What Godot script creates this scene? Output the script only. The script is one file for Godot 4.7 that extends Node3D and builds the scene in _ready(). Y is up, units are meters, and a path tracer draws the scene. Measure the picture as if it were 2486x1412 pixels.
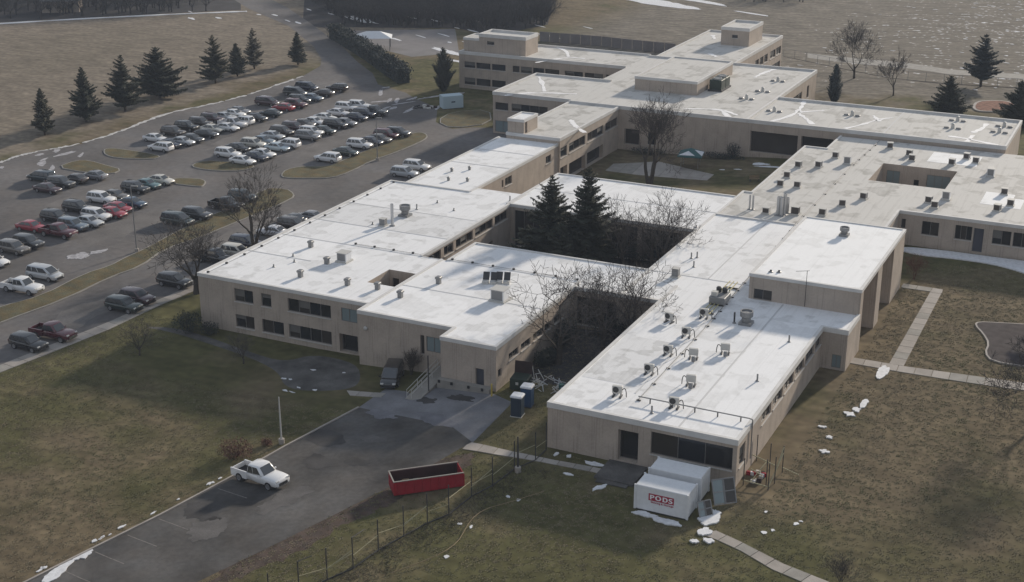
extends Node3D
# ---------------------------------------------------------------- helpers
var M := {}
var names := {}
var rng := RandomNumberGenerator.new()
const BX := [-85.0, -80.0, -75.0, -70.0, -65.0, -60.0, -55.0, -50.0]

func ground_y(x: float) -> float:
	if x <= -85.0: return -2.0
	if x >= -50.0: return 0.0
	var i := int(floor((x + 85.0) / 5.0))
	var a: float = BX[i]
	var f := (x - a) / 5.0
	return lerpf(gs(a), gs(a + 5.0), f)
func gs(x: float) -> float:
	var t := clampf((x + 85.0) / 35.0, 0.0, 1.0)
	return -2.0 + 2.0 * t * t * (3.0 - 2.0 * t)

func numbered(n: String) -> String:
	var k: int = names.get(n, 0)
	names[n] = k + 1
	return n if k == 0 else "%s_%03d" % [n, k]
func tag(o: Node, label := "", category := "", group := "", kind := "") -> void:
	if label: o.set_meta("label", label)
	if category: o.set_meta("category", category)
	if group: o.set_meta("group", group)
	if kind: o.set_meta("kind", kind)
func thing(called: String, at: Vector3, turn := 0.0, label := "", category := "", group := "") -> Node3D:
	var o := Node3D.new()
	o.name = numbered(called)
	add_child(o)
	o.position = at
	o.rotation.y = turn
	tag(o, label, category, group)
	return o
func part(called: String, mesh: Mesh, m: Material, parent: Node = self) -> MeshInstance3D:
	var o := MeshInstance3D.new()
	o.name = numbered(called) if parent == self else called
	o.mesh = mesh
	o.material_override = m
	parent.add_child(o, true)
	return o
func start() -> SurfaceTool:
	var st := SurfaceTool.new()
	st.begin(Mesh.PRIMITIVE_TRIANGLES)
	st.set_smooth_group(-1)
	return st
func done(st: SurfaceTool) -> ArrayMesh:
	st.generate_normals()
	return st.commit()
# corners counter-clockwise seen from outside
func quad(st: SurfaceTool, a: Vector3, b: Vector3, c: Vector3, d: Vector3) -> void:
	for p in [a, c, b, a, d, c]: st.add_vertex(p)
func tri(st: SurfaceTool, a: Vector3, b: Vector3, c: Vector3) -> void:
	for p in [a, c, b]: st.add_vertex(p)
func box(st: SurfaceTool, lo: Vector3, hi: Vector3, t := Transform3D.IDENTITY) -> void:
	var p := []
	for i in 8: p.append(t * Vector3(hi.x if i & 1 else lo.x, hi.y if i & 2 else lo.y, hi.z if i & 4 else lo.z))
	for f in [[4, 5, 7, 6], [1, 0, 2, 3], [5, 1, 3, 7], [0, 4, 6, 2], [6, 7, 3, 2], [0, 1, 5, 4]]:
		quad(st, p[f[0]], p[f[1]], p[f[2]], p[f[3]])
func cbox(st: SurfaceTool, c: Vector3, s: Vector3, t := Transform3D.IDENTITY) -> void:
	box(st, c - s * 0.5, c + s * 0.5, t)
# box with chamfered vertical and top edges
func bevel_box(st: SurfaceTool, lo: Vector3, hi: Vector3, c: float) -> void:
	var ring := func(y: float, i: float) -> Array:
		var x0 := lo.x + i; var x1 := hi.x - i; var z0 := lo.z + i; var z1 := hi.z - i
		return [Vector3(x0 + c, y, z1), Vector3(x1 - c, y, z1), Vector3(x1, y, z1 - c), Vector3(x1, y, z0 + c), Vector3(x1 - c, y, z0), Vector3(x0 + c, y, z0), Vector3(x0, y, z0 + c), Vector3(x0, y, z1 - c)]
	var a: Array = ring.call(lo.y, 0.0); var b: Array = ring.call(hi.y - c, 0.0); var d: Array = ring.call(hi.y, c)
	for k in 8:
		var n := (k + 1) % 8
		quad(st, a[k], a[n], b[n], b[k]); quad(st, b[k], b[n], d[n], d[k])
	for k in range(1, 7): tri(st, d[0], d[k], d[k + 1]); 
	for k in range(1, 7): tri(st, a[0], a[k + 1], a[k])
func tube(st: SurfaceTool, a: Vector3, b: Vector3, r0: float, r1: float, n := 6, caps := true) -> void:
	var d := (b - a).normalized()
	var u := d.cross(Vector3.UP if absf(d.y) < 0.9 else Vector3.RIGHT).normalized()
	var w := u.cross(d)
	var p := []; var q := []
	for k in n:
		var e := u * cos(TAU * k / n) - w * sin(TAU * k / n)
		p.append(a + e * r0); q.append(b + e * r1)
	for k in n:
		var m := (k + 1) % n
		quad(st, p[k], p[m], q[m], q[k])
	if caps:
		for k in range(1, n - 1):
			tri(st, q[0], q[k], q[k + 1]); tri(st, p[0], p[k + 1], p[k])
func path_tube(st: SurfaceTool, pts: Array, r: float, n := 6) -> void:
	for k in pts.size() - 1: tube(st, pts[k], pts[k + 1], r, r, n)
func lathe(st: SurfaceTool, prof: Array, n := 12, t := Transform3D.IDENTITY) -> void:
	for k in prof.size() - 1:
		var a: Vector2 = prof[k]; var b: Vector2 = prof[k + 1]
		for j in n:
			var c0 := TAU * j / n; var c1 := TAU * (j + 1) / n
			var v0 := Vector3(cos(c0), 0, -sin(c0)); var v1 := Vector3(cos(c1), 0, -sin(c1))
			quad(st, t * (v0 * a.x + Vector3.UP * a.y), t * (v1 * a.x + Vector3.UP * a.y), t * (v1 * b.x + Vector3.UP * b.y), t * (v0 * b.x + Vector3.UP * b.y))
# a flat sheet over the ground (polygon in x,z), cut where the ground bends, with a skirt
func sheet(st: SurfaceTool, poly: PackedVector2Array, lift: float, skirt := 0.0) -> void:
	var cuts := [-2000.0] + BX + [2000.0]
	for k in cuts.size() - 1:
		var strip := PackedVector2Array([Vector2(cuts[k], -3000), Vector2(cuts[k + 1], -3000), Vector2(cuts[k + 1], 3000), Vector2(cuts[k], 3000)])
		for pc in Geometry2D.intersect_polygons(poly, strip):
			var ix := Geometry2D.triangulate_polygon(pc)
			for i in range(0, ix.size(), 3):
				var a: Vector2 = pc[ix[i]]; var b: Vector2 = pc[ix[i + 1]]; var c: Vector2 = pc[ix[i + 2]]
				if (b - a).cross(c - a) < 0:
					var s := b; b = c; c = s
				var g := func(p: Vector2) -> Vector3: return Vector3(p.x, ground_y(p.x) + lift, p.y)
				tri(st, g.call(a), g.call(c), g.call(b))
	if skirt > 0:
		for k in poly.size():
			var a := poly[k]; var b := poly[(k + 1) % poly.size()]
			var n := 1 + int(absf(b.x - a.x) / 4.0)
			for j in n:
				var p := a.lerp(b, float(j) / n); var q := a.lerp(b, float(j + 1) / n)
				quad(st, Vector3(p.x, ground_y(p.x) + lift - skirt, p.y), Vector3(q.x, ground_y(q.x) + lift - skirt, q.y), Vector3(q.x, ground_y(q.x) + lift, q.y), Vector3(p.x, ground_y(p.x) + lift, p.y))
func P2(a: Array) -> PackedVector2Array:
	var r := PackedVector2Array()
	for k in range(0, a.size(), 2): r.append(Vector2(a[k], a[k + 1]))
	return r
func smooth_poly(p: PackedVector2Array, closed := true, turns := 2) -> PackedVector2Array:
	for t in turns:
		var q := PackedVector2Array()
		var n := p.size()
		for k in (n if closed else n - 1):
			var a := p[k]; var b := p[(k + 1) % n]
			q.append(a.lerp(b, 0.25)); q.append(a.lerp(b, 0.75))
		if not closed:
			q.insert(0, p[0]); q.append(p[n - 1])
		p = q
	return p
# a strip of width w along a polyline
func ribbon(pts: PackedVector2Array, w: float, wob := 0.0) -> PackedVector2Array:
	var l := PackedVector2Array(); var r := PackedVector2Array()
	for k in pts.size():
		var d := (pts[mini(k + 1, pts.size() - 1)] - pts[maxi(k - 1, 0)]).normalized()
		var n := Vector2(-d.y, d.x) * w * 0.5 * (1.0 + wob * rng.randf_range(-1, 1))
		l.append(pts[k] + n); r.insert(0, pts[k] - n)
	l.append_array(r)
	return l
func blob(c: Vector2, rx: float, rz: float, rough := 0.3, n := 14, turn := 0.0) -> PackedVector2Array:
	var p := PackedVector2Array()
	for k in n:
		var a := TAU * k / n
		var r := 1.0 + rng.randf_range(-rough, rough)
		p.append(c + Vector2(cos(a) * rx * r, sin(a) * rz * r).rotated(turn))
	# ragged melting edge
	var q := PackedVector2Array(); var j := minf(rx, rz) * 0.14
	for k in n:
		var a := p[k]; var b := p[(k + 1) % n]
		q.append(a)
		for f in [0.33, 0.67]: q.append(a.lerp(b, f) + Vector2(rng.randf_range(-j, j), rng.randf_range(-j, j)))
	return q if Geometry2D.triangulate_polygon(q).size() > 0 else p
# ---------------------------------------------------------------- materials
func lin(r: float, g: float, b: float) -> Color: return Color(r, g, b).linear_to_srgb()
func mat(r: float, g: float, b: float, rough := 0.8, metal := 0.0, spec := 0.5) -> StandardMaterial3D:
	var m := StandardMaterial3D.new()
	m.albedo_color = lin(r, g, b); m.roughness = rough; m.metallic = metal; m.metallic_specular = spec
	return m
func noise(seed_: int, freq: float, oct := 4) -> FastNoiseLite:
	var n := FastNoiseLite.new()
	n.seed = seed_; n.frequency = freq; n.fractal_octaves = oct; n.noise_type = FastNoiseLite.TYPE_SIMPLEX_SMOOTH
	return n
# seamless noise, bytes 0..255
func nbytes(size: int, seed_: int, freq: float, oct := 4) -> PackedByteArray:
	var im := noise(seed_, freq, oct).get_seamless_image(size, size, false, false, 0.15, true)
	im.convert(Image.FORMAT_L8)
	return im.get_data()
func tex(data: PackedByteArray, size: int) -> ImageTexture:
	var im := Image.create_from_data(size, size, false, Image.FORMAT_RGB8, data)
	im.generate_mipmaps()
	return ImageTexture.create_from_image(im)
func s8(v: float) -> int: # linear 0..1 to an sRGB byte
	return clampi(int(255.0 * (1.055 * pow(clampf(v, 0.00001, 1.0), 0.41667) - 0.055)), 0, 255)
# a surface of base colour with coarse patches and fine grain, tiled every `metres`, laid on by world position
func grain(r: float, g: float, b: float, metres: float, coarse: float, fine: float, seed_: int, rough := 0.9, size := 512, bump := 0.0, hue := 0.0) -> StandardMaterial3D:
	var a := nbytes(size, seed_, 3.0 / size, 5); var c := nbytes(size, seed_ + 7, 40.0 / size, 3); var e := nbytes(size, seed_ + 13, 6.0 / size, 3)
	var d := PackedByteArray(); d.resize(size * size * 3)
	var lut := []
	for k in 1024: lut.append(s8(k / 512.0 * 0.5))
	for i in size * size:
		var f := (1.0 + (a[i] / 127.5 - 1.0) * coarse) * (1.0 + (c[i] / 127.5 - 1.0) * fine)
		var h := (e[i] / 127.5 - 1.0) * hue
		d[i * 3] = lut[clampi(int(r * f * (1.0 + h) * 1024), 0, 1023)]
		d[i * 3 + 1] = lut[clampi(int(g * f * 1024), 0, 1023)]
		d[i * 3 + 2] = lut[clampi(int(b * f * (1.0 - h) * 1024), 0, 1023)]
	var m := StandardMaterial3D.new()
	m.albedo_texture = tex(d, size); m.roughness = rough; m.metallic_specular = 0.3
	m.uv1_triplanar = true; m.uv1_world_triplanar = true; m.uv1_scale = Vector3.ONE / metres
	if bump > 0.0:
		var im := Image.create_from_data(size, size, false, Image.FORMAT_L8, c)
		im.bump_map_to_normal_map(bump * 4.0)
		im.generate_mipmaps()
		m.normal_enabled = true; m.normal_texture = ImageTexture.create_from_image(im); m.normal_scale = bump
	return m
# roof membrane: sheets lapped every few metres, ponding stains with darker rims, dirt specks
func membrane(r: float, g: float, b: float, metres: float, dirt: float, seed_: int) -> StandardMaterial3D:
	var size := 1024
	var a := nbytes(size, seed_, 2.5 / size, 4); var c := nbytes(size, seed_ + 3, 8.0 / size, 4); var e := nbytes(size, seed_ + 5, 60.0 / size, 2); var f := nbytes(size, seed_ + 9, 20.0 / size, 3)
	var d := PackedByteArray(); d.resize(size * size * 3)
	var lut := PackedByteArray(); lut.resize(4096)
	for k in 4096: lut[k] = s8(k / 4095.0)
	for j in size:
		for i in size:
			var n := j * size + i
			var v := a[n] * 0.0039; var w := c[n] * 0.0039; var x := e[n] * 0.0039
			# streaks run across the sheets, as water drains
			var y := f[(j >> 3) * size + ((i * 2) & 1023)] * 0.0039
			var pond := smoothstep(0.54, 0.66, v * 0.6 + w * 0.4)
			var ring := pond * (1.0 - smoothstep(0.62, 0.72, v * 0.6 + w * 0.4))
			var k := 1.0 - dirt * (0.35 * pond + 0.35 * ring + 0.3 * smoothstep(0.58, 0.8, w) + 0.3 * smoothstep(0.55, 0.85, y)) - 0.05 * (x - 0.5)
			if i % 128 < 3: k *= 0.93
			if (j + (i / 128) * 311) % 1024 < 3: k *= 0.94
			var o := n * 3
			d[o] = lut[clampi(int(r * k * 4095), 0, 4095)]; d[o + 1] = lut[clampi(int(g * (k - (1.0 - k) * 0.01) * 4095), 0, 4095)]; d[o + 2] = lut[clampi(int(b * (k - (1.0 - k) * 0.05) * 4095), 0, 4095)]
	var m := StandardMaterial3D.new()
	m.albedo_texture = tex(d, size); m.roughness = 0.8; m.metallic_specular = 0.3
	m.uv1_triplanar = true; m.uv1_world_triplanar = true; m.uv1_scale = Vector3.ONE / metres
	return m
# painted block walls: courses of blocks faintly read, water streaks and patches
func streaked(r: float, g: float, b: float, metres: float, seed_: int) -> StandardMaterial3D:
	var size := 1024
	var a := nbytes(size, seed_, 4.0 / size, 4); var c := nbytes(size, seed_ + 3, 40.0 / size, 3); var e := nbytes(size, seed_ + 5, 14.0 / size, 3)
	var d := PackedByteArray(); d.resize(size * size * 3)
	var lut := PackedByteArray(); lut.resize(4096)
	for k in 4096: lut[k] = s8(k / 4095.0)
	for j in size:
		for i in size:
			var n := j * size + i
			var st := e[((j >> 4) + 200) % size * size + (i * 3) % size] * 0.0039
			var k := 1.0 + 0.22 * (a[n] * 0.0039 - 0.5) + 0.16 * (c[n] * 0.0039 - 0.5) - 0.2 * smoothstep(0.58, 0.85, st)
			if j % 17 == 0: k *= 0.955
			var o := n * 3
			d[o] = lut[clampi(int(r * k * 4095), 0, 4095)]; d[o + 1] = lut[clampi(int(g * k * 4095), 0, 4095)]; d[o + 2] = lut[clampi(int(b * k * 4095), 0, 4095)]
	var m := StandardMaterial3D.new()
	m.albedo_texture = tex(d, size); m.roughness = 0.92; m.metallic_specular = 0.3
	m.uv1_triplanar = true; m.uv1_world_triplanar = true; m.uv1_scale = Vector3.ONE / metres
	return m
# ---------------------------------------------------------------- buildings
# openings: [from, to, bottom, top, panes, kind] along the wall by world x (walls facing +-z) or world z (walls facing +-x)
# kinds: w dark window, l pale window, d door, o deep dark opening, r recessed bay
func wall_face(st: SurfaceTool, host: Node, p: Vector3, q: Vector3, y0: float, y1: float, opens: Array) -> void:
	var u := (q - p).normalized(); var n := u.cross(Vector3.UP); var len := p.distance_to(q)
	var along := absf(u.x) > 0.5
	var at := func(a: float, b: float, d: float) -> Vector3: return Vector3(p.x, 0, p.z) + u * a + Vector3.UP * b + n * d
	var cs := [0.0, len]; var ys := [y0, y1]; var ops := []
	for o in opens:
		var a0 := absf(o[0] - (p.x if along else p.z)); var a1 := absf(o[1] - (p.x if along else p.z))
		if a0 > a1:
			var s := a0; a0 = a1; a1 = s
		ops.append([a0, a1, o[2], o[3], o[4], o[5]])
		cs.append_array([a0, a1]); ys.append_array([o[2], o[3]])
	cs.sort(); ys.sort()
	for i in cs.size() - 1:
		for j in ys.size() - 1:
			if cs[i + 1] - cs[i] < 0.001 or ys[j + 1] - ys[j] < 0.001: continue
			var ca: float = (cs[i] + cs[i + 1]) * 0.5; var cb: float = (ys[j] + ys[j + 1]) * 0.5
			var hit := false
			for o in ops:
				if ca > o[0] and ca < o[1] and cb > o[2] and cb < o[3]: hit = true
			if not hit: quad(st, at.call(cs[i], ys[j], 0), at.call(cs[i + 1], ys[j], 0), at.call(cs[i + 1], ys[j + 1], 0), at.call(cs[i], ys[j + 1], 0))
	for o in ops:
		var dep: float = {"w": 0.22, "l": 0.12, "d": 0.25, "o": 0.7, "r": 1.5}[o[5]]
		var a0: float = o[0]; var a1: float = o[1]; var b0: float = o[2]; var b1: float = o[3]
		quad(st, at.call(a0, b0, 0), at.call(a1, b0, 0), at.call(a1, b0, -dep), at.call(a0, b0, -dep))
		quad(st, at.call(a0, b1, -dep), at.call(a1, b1, -dep), at.call(a1, b1, 0), at.call(a0, b1, 0))
		quad(st, at.call(a0, b0, -dep), at.call(a0, b1, -dep), at.call(a0, b1, 0), at.call(a0, b0, 0))
		quad(st, at.call(a1, b0, 0), at.call(a1, b1, 0), at.call(a1, b1, -dep), at.call(a1, b0, -dep))
		if o[5] == "r":
			quad(st, at.call(a0, b0, -dep), at.call(a1, b0, -dep), at.call(a1, b1, -dep), at.call(a0, b1, -dep))
			continue
		var f := start(); var fw := 0.06
		var dd: float = -dep
		var bar := func(x0: float, x1: float, z0: float, z1: float) -> void:
			var c: Array = [at.call(x0, z0, dd), at.call(x1, z0, dd), at.call(x1, z1, dd), at.call(x0, z1, dd), at.call(x0, z0, dd + 0.07), at.call(x1, z0, dd + 0.07), at.call(x1, z1, dd + 0.07), at.call(x0, z1, dd + 0.07)]
			quad(f, c[4], c[5], c[6], c[7]); quad(f, c[0], c[4], c[7], c[3]); quad(f, c[5], c[1], c[2], c[6]); quad(f, c[7], c[6], c[2], c[3]); quad(f, c[0], c[1], c[5], c[4])
		bar.call(a0, a0 + fw, b0, b1); bar.call(a1 - fw, a1, b0, b1); bar.call(a0 + fw, a1 - fw, b0, b0 + fw); bar.call(a0 + fw, a1 - fw, b1 - fw, b1)
		var np: int = o[4]
		for k in range(1, np):
			var c := lerpf(a0, a1, float(k) / np)
			bar.call(c - fw * 0.5, c + fw * 0.5, b0 + fw, b1 - fw)
		var w := part("door" if o[5] == "d" else "window", done(f), M.frame, host)
		for k in np:
			var g := start()
			var l := lerpf(a0, a1, float(k) / np); var r := lerpf(a0, a1, float(k + 1) / np)
			quad(g, at.call(l, b0, dd + 0.02), at.call(r, b0, dd + 0.02), at.call(r, b1, dd + 0.02), at.call(l, b1, dd + 0.02))
			var gm: Material = [M.glass, M.glass_b, M.glass_c][(k * 7 + int(absf(a0 * 13.0)) + int(absf(b0 * 5.0))) % 3]
			if o[5] == "l": gm = M.glass_pale
			if o[5] == "d": gm = M.door
			part("leaf" if o[5] == "d" else "pane", done(g), gm, w)
			var pick := (k * 5 + int(absf(a0 * 31.0)) + int(absf(p.x * 3.0))) % 7
			if o[5] == "w" and b1 - b0 < 2.2 and pick < 2:
				var bl := start(); var by := lerpf(b1, b0, [0.35, 0.6][pick])
				quad(bl, at.call(l + fw, by, dd + 0.03), at.call(r - fw, by, dd + 0.03), at.call(r - fw, b1 - fw, dd + 0.03), at.call(l + fw, b1 - fw, dd + 0.03))
				part("blind", done(bl), M.blind, w)
		if o[5] == "w" and a1 - a0 > 1.0:
			var s := start()
			var c: Array = [at.call(a0 - 0.05, b0 - 0.1, 0.0), at.call(a1 + 0.05, b0 - 0.1, 0.0), at.call(a1 + 0.05, b0 - 0.1, 0.1), at.call(a0 - 0.05, b0 - 0.1, 0.1)]
			var e: Array = []
			for x in c: e.append(x + Vector3.UP * 0.09)
			quad(s, c[3], c[2], e[2], e[3]); quad(s, e[3], e[2], e[1], e[0]); quad(s, c[2], c[1], e[1], e[2]); quad(s, c[0], c[3], e[3], e[0])
			part("sill", done(s), M.sill, w)
# w: poly (x,z counter-clockwise from above), top, base, roof and wall materials, open {edge: openings}, bare [edges without a wall], rim [edges with a parapet], rimh, hole [x0,x1,z0,z1], rects
func wing(called: String, label: String, w: Dictionary) -> Node3D:
	var poly: Array = w.poly
	var n := poly.size() / 2
	var pts := []
	for k in n: pts.append(Vector3(poly[k * 2], 0, poly[k * 2 + 1]))
	var org: Vector3 = pts[0]
	var t := thing(called, Vector3(org.x, ground_y(org.x), org.z), 0, label, "building")
	var top: float = w.top; var base: float = w.base
	var inv := Transform3D(Basis.IDENTITY, -t.position)
	var st := start()
	var before := t.get_child_count()
	for k in n:
		if k in w.get("bare", []): continue
		wall_face(st, t, pts[k], pts[(k + 1) % n], base, top, w.get("open", {}).get(k, []))
	if w.has("hole"):
		var h: Array = w.hole
		var c := [Vector3(h[0], 0, h[3]), Vector3(h[0], 0, h[2]), Vector3(h[1], 0, h[2]), Vector3(h[1], 0, h[3])]
		for k in 4: wall_face(st, t, c[k], c[(k + 1) % 4], base, top, w.get("hole_open", {}).get(k, []))
	part("wall", done(st), w.wall, t)
	st = start()
	if w.has("rects"):
		for r in w.rects:
			quad(st, Vector3(r[0], top, r[3]), Vector3(r[1], top, r[3]), Vector3(r[1], top, r[2]), Vector3(r[0], top, r[2]))
	else:
		var p2 := P2(poly)
		var ix := Geometry2D.triangulate_polygon(p2)
		for i in range(0, ix.size(), 3):
			var a := p2[ix[i]]; var b := p2[ix[i + 1]]; var c := p2[ix[i + 2]]
			if (b - a).cross(c - a) < 0:
				var s := b; b = c; c = s
			tri(st, Vector3(a.x, top, a.y), Vector3(c.x, top, c.y), Vector3(b.x, top, b.y))
	var roof := part("roof", done(st), w.roof, t)
	for r in w.get("tints", []):
		st = start(); box(st, Vector3(r[0], top + 0.001, r[2]), Vector3(r[1], top + 0.012, r[3]))
		part("membrane", done(st), r[4], roof)
	var rim: Array = w.get("rim", range(n))
	var rh: float = w.get("rimh", 0.14); var o := 0.07; var i_ := 0.28
	for k in rim:
		var a: Vector3 = pts[k]; var b: Vector3 = pts[(k + 1) % n]
		var u := (b - a).normalized(); var nn := u.cross(Vector3.UP)
		var pk: int = (k + n - 1) % n; var nk: int = (k + 1) % n
		var na := Vector3.ZERO; var nb := Vector3.ZERO
		if pk in rim: na = (pts[k] - pts[pk]).normalized().cross(Vector3.UP)
		if nk in rim: nb = (pts[(nk + 1) % n] - pts[nk]).normalized().cross(Vector3.UP)
		var lo: float = top - float(w.get("fascia", 0.3))
		var c := [a + (nn + na) * o, b + (nn + nb) * o, b - (nn + nb) * i_, a - (nn + na) * i_]
		st = start()
		var f := func(v: Vector3, y: float) -> Vector3: return Vector3(v.x, y, v.z)
		quad(st, f.call(c[0], lo), f.call(c[1], lo), f.call(c[1], top + rh), f.call(c[0], top + rh))
		quad(st, f.call(c[2], top - 0.02), f.call(c[3], top - 0.02), f.call(c[3], top + rh), f.call(c[2], top + rh))
		quad(st, f.call(c[0], top + rh), f.call(c[1], top + rh), f.call(c[2], top + rh), f.call(c[3], top + rh))
		quad(st, f.call(c[3], lo), f.call(c[2], lo), f.call(c[1], lo), f.call(c[0], lo))
		quad(st, f.call(c[1], lo), f.call(c[2], lo), f.call(c[2], top + rh), f.call(c[1], top + rh))
		quad(st, f.call(c[3], lo), f.call(c[0], lo), f.call(c[0], top + rh), f.call(c[3], top + rh))
		part("parapet", done(st), w.get("coping", M.coping), t)
	# membrane seams across the roof, real overlapping strips
	for s in w.get("seams", []):
		st = start()
		var a := Vector3(s[0], top, s[1]); var b := Vector3(s[2], top, s[3])
		var d := (b - a).normalized().cross(Vector3.UP) * 0.09
		box(st, Vector3(minf(a.x, b.x) - absf(d.x), top + 0.002, minf(a.z, b.z) - absf(d.z)), Vector3(maxf(a.x, b.x) + absf(d.x), top + 0.03, maxf(a.z, b.z) + absf(d.z)))
		part("seam", done(st), M.seam, roof)
	for c in t.get_children():
		c.position = -t.position
	return t
# ---------------------------------------------------------------- plants
func conifer_crown(h: float, r: float, seed_: int, gap := 0.0, low := 0.12, col := false) -> Array:
	var g := RandomNumberGenerator.new(); g.seed = seed_
	var st := start(); var tk := start()
	tube(tk, Vector3.ZERO, Vector3(0, h * 0.5, 0), h * 0.018 + 0.06, h * 0.011 + 0.03, 7, false)
	tube(tk, Vector3(0, h * 0.5, 0), Vector3(0, h * 0.99, 0), h * 0.011 + 0.03, 0.02, 6)
	var y := h * low
	while y < h * 0.985:
		var f := (y / h - low) / (1.0 - low)
		var rr := r * (pow(1.0 - f, 0.8) * (0.75 + 0.25 * minf(1.0, f * 6.0)) + 0.02)
		if col: rr = r * (1.0 - f * f * 0.9) * (0.8 + 0.2 * minf(1.0, f * 8.0))
		var nb := int(6 + 5 * (1.0 - f))
		var a0 := g.randf() * TAU
		for k in nb:
			if g.randf() < gap: continue
			var a := a0 + TAU * k / nb + g.randf_range(-0.25, 0.25)
			var L := rr * g.randf_range(0.58, 1.15) * (1.0 + 0.2 * sin(a * 2.0 + seed_) + 0.16 * sin(y * 2.1 + a + seed_ * 1.7))
			var dir := Vector3(cos(a), 0, sin(a))
			var side := Vector3(-sin(a), 0, cos(a))
			var up := 0.9 if col else g.randf_range(-0.28, 0.12) + 0.35 * f
			var o := Vector3(0, y + g.randf_range(-0.1, 0.1) * h * 0.05, 0)
			if L > 0.9: tube(tk, o, o + dir * L * 0.7 + Vector3(0, up * L * 0.6, 0), 0.035, 0.012, 3, false)
			# sprays of needles hang along the branch
			var ns := int(5 + L * 4.0)
			for j in ns:
				var s := (j + 0.6) / ns
				var c := o + dir * L * s + Vector3(0, up * L * s + 0.18 * L * s * s, 0)
				var w := (0.16 + 0.22 * L * (1.0 - s * 0.75)) * g.randf_range(0.7, 1.3)
				for e in [-1.0, 1.0]:
					var tip: Vector3 = c + side * e * w + dir * w * g.randf_range(0.3, 0.9) + Vector3(0, g.randf_range(-0.35, 0.1) * w, 0)
					var b := c - dir * w * 0.35 + Vector3(0, g.randf_range(-0.1, 0.12), 0)
					var d: Vector3 = c + dir * w * 0.5 + Vector3(0, g.randf_range(-0.3, 0.05) * w - 0.05, 0)
					tri(st, b, tip, d)
					tri(st, c + Vector3(0, 0.05, 0), c + side * e * w * 0.5 - Vector3(0, w * 0.8, 0) + dir * w * 0.3, d)
		y += h * 0.026 * g.randf_range(0.8, 1.2) + 0.05
	for k in 10:
		var a := g.randf() * TAU
		tri(st, Vector3(0, h * (0.93 + 0.006 * k), 0), Vector3(cos(a) * 0.16, h * 0.95, sin(a) * 0.16), Vector3(0, h * 1.01, 0))
	return [done(tk), done(st)]
func conifer(called: String, label: String, x: float, z: float, h: float, r: float, seed_: int, gap: float, m: Material, group := "", low := 0.14, col := false) -> void:
	var t := thing(called, Vector3(x, ground_y(x), z), 0, label, "tree", group)
	var a := conifer_crown(h, r, seed_, gap, low, col)
	part("trunk", a[0], M.bark, t)
	part("crown", a[1], m, t)
func grow(st: SurfaceTool, tw: SurfaceTool, g: RandomNumberGenerator, p: Vector3, d: Vector3, L: float, r: float, depth: int, spread: float, h: float) -> void:
	# one limb, bent in a few steps, that forks at its end and sheds side shoots
	var seg := 4 if depth > 3 else (3 if depth > 1 else 2)
	var q := p; var rr := r; var tiny := h * 0.0016
	for k in seg:
		var d2 := (d + Vector3(g.randf_range(-1, 1), g.randf_range(-0.7, 0.9), g.randf_range(-1, 1)) * 0.24 + Vector3(0, 0.05, 0)).normalized()
		var e := q + d2 * L / seg
		var r2 := maxf(rr * (0.88 if depth > 1 else 0.75), tiny)
		tube(st if depth > 2 else tw, q, e, rr, r2, 6 if depth > 4 else (5 if depth > 3 else 3), false)
		q = e; d = d2; rr = r2
		if depth > 0 and depth < 5 and k < seg - 1 and g.randf() < 0.75:
			var a := g.randf() * TAU
			var s := d.cross(Vector3(cos(a), 0.25, sin(a))).normalized()
			grow(st, tw, g, q, (d * 0.75 + s * spread).normalized(), L * g.randf_range(0.42, 0.7), maxf(rr * 0.55, tiny), depth - 1 if depth > 2 else 0, spread, h)
	if depth > 0:
		var n := 2 if depth > 2 else 3
		var a0 := g.randf() * TAU
		for k in n:
			var a := a0 + TAU * k / n + g.randf_range(-0.5, 0.5)
			var x := d.cross(Vector3.UP if absf(d.y) < 0.9 else Vector3.RIGHT).normalized(); var z := x.cross(d)
			var s := x * cos(a) + z * sin(a)
			grow(st, tw, g, q, (d + s * spread * g.randf_range(0.55, 1.05)).normalized(), L * g.randf_range(0.62, 0.86), maxf(rr * g.randf_range(0.6, 0.78), tiny), depth - 1, spread, h)
func bare_meshes(h: float, seed_: int, depth := 5, spread := 0.75, limbs := 4, trunk := 0.24, stems := 1, thick := 0.022) -> Array:
	var g := RandomNumberGenerator.new(); g.seed = seed_
	var st := start(); var tw := start()
	for k in stems:
		var a := TAU * k / stems + 0.6
		var lean := Vector3(cos(a), 0, sin(a)) * (0.0 if stems == 1 else 0.22)
		var p := lean * h * 0.06; var d := (Vector3.UP + lean + Vector3(g.randf_range(-0.1, 0.1), 0, g.randf_range(-0.1, 0.1))).normalized()
		var r := h * thick
		for j in 3:
			var e := p + d * h * trunk / 3.0
			tube(st, p, e, r * (1.25 if j == 0 else 1.0), r * 0.92, 8, false)
			p = e; r *= 0.92; d = (d + Vector3(g.randf_range(-0.1, 0.1), 0.05, g.randf_range(-0.1, 0.1))).normalized()
		var a0 := g.randf() * TAU
		for j in limbs:
			var b := a0 + TAU * j / limbs + g.randf_range(-0.3, 0.3)
			var tilt := spread * g.randf_range(0.7, 1.25) * (0.35 if j == 0 else 1.0)
			grow(st, tw, g, p - d * h * trunk * (0.12 * j if stems == 1 else 0.05 * j), (d + Vector3(cos(b), 0.1, sin(b)) * tilt).normalized(), h * g.randf_range(0.2, 0.27), r * g.randf_range(0.5, 0.72), depth - 1, spread * 0.85, h)
	return [done(st), done(tw)]
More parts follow.
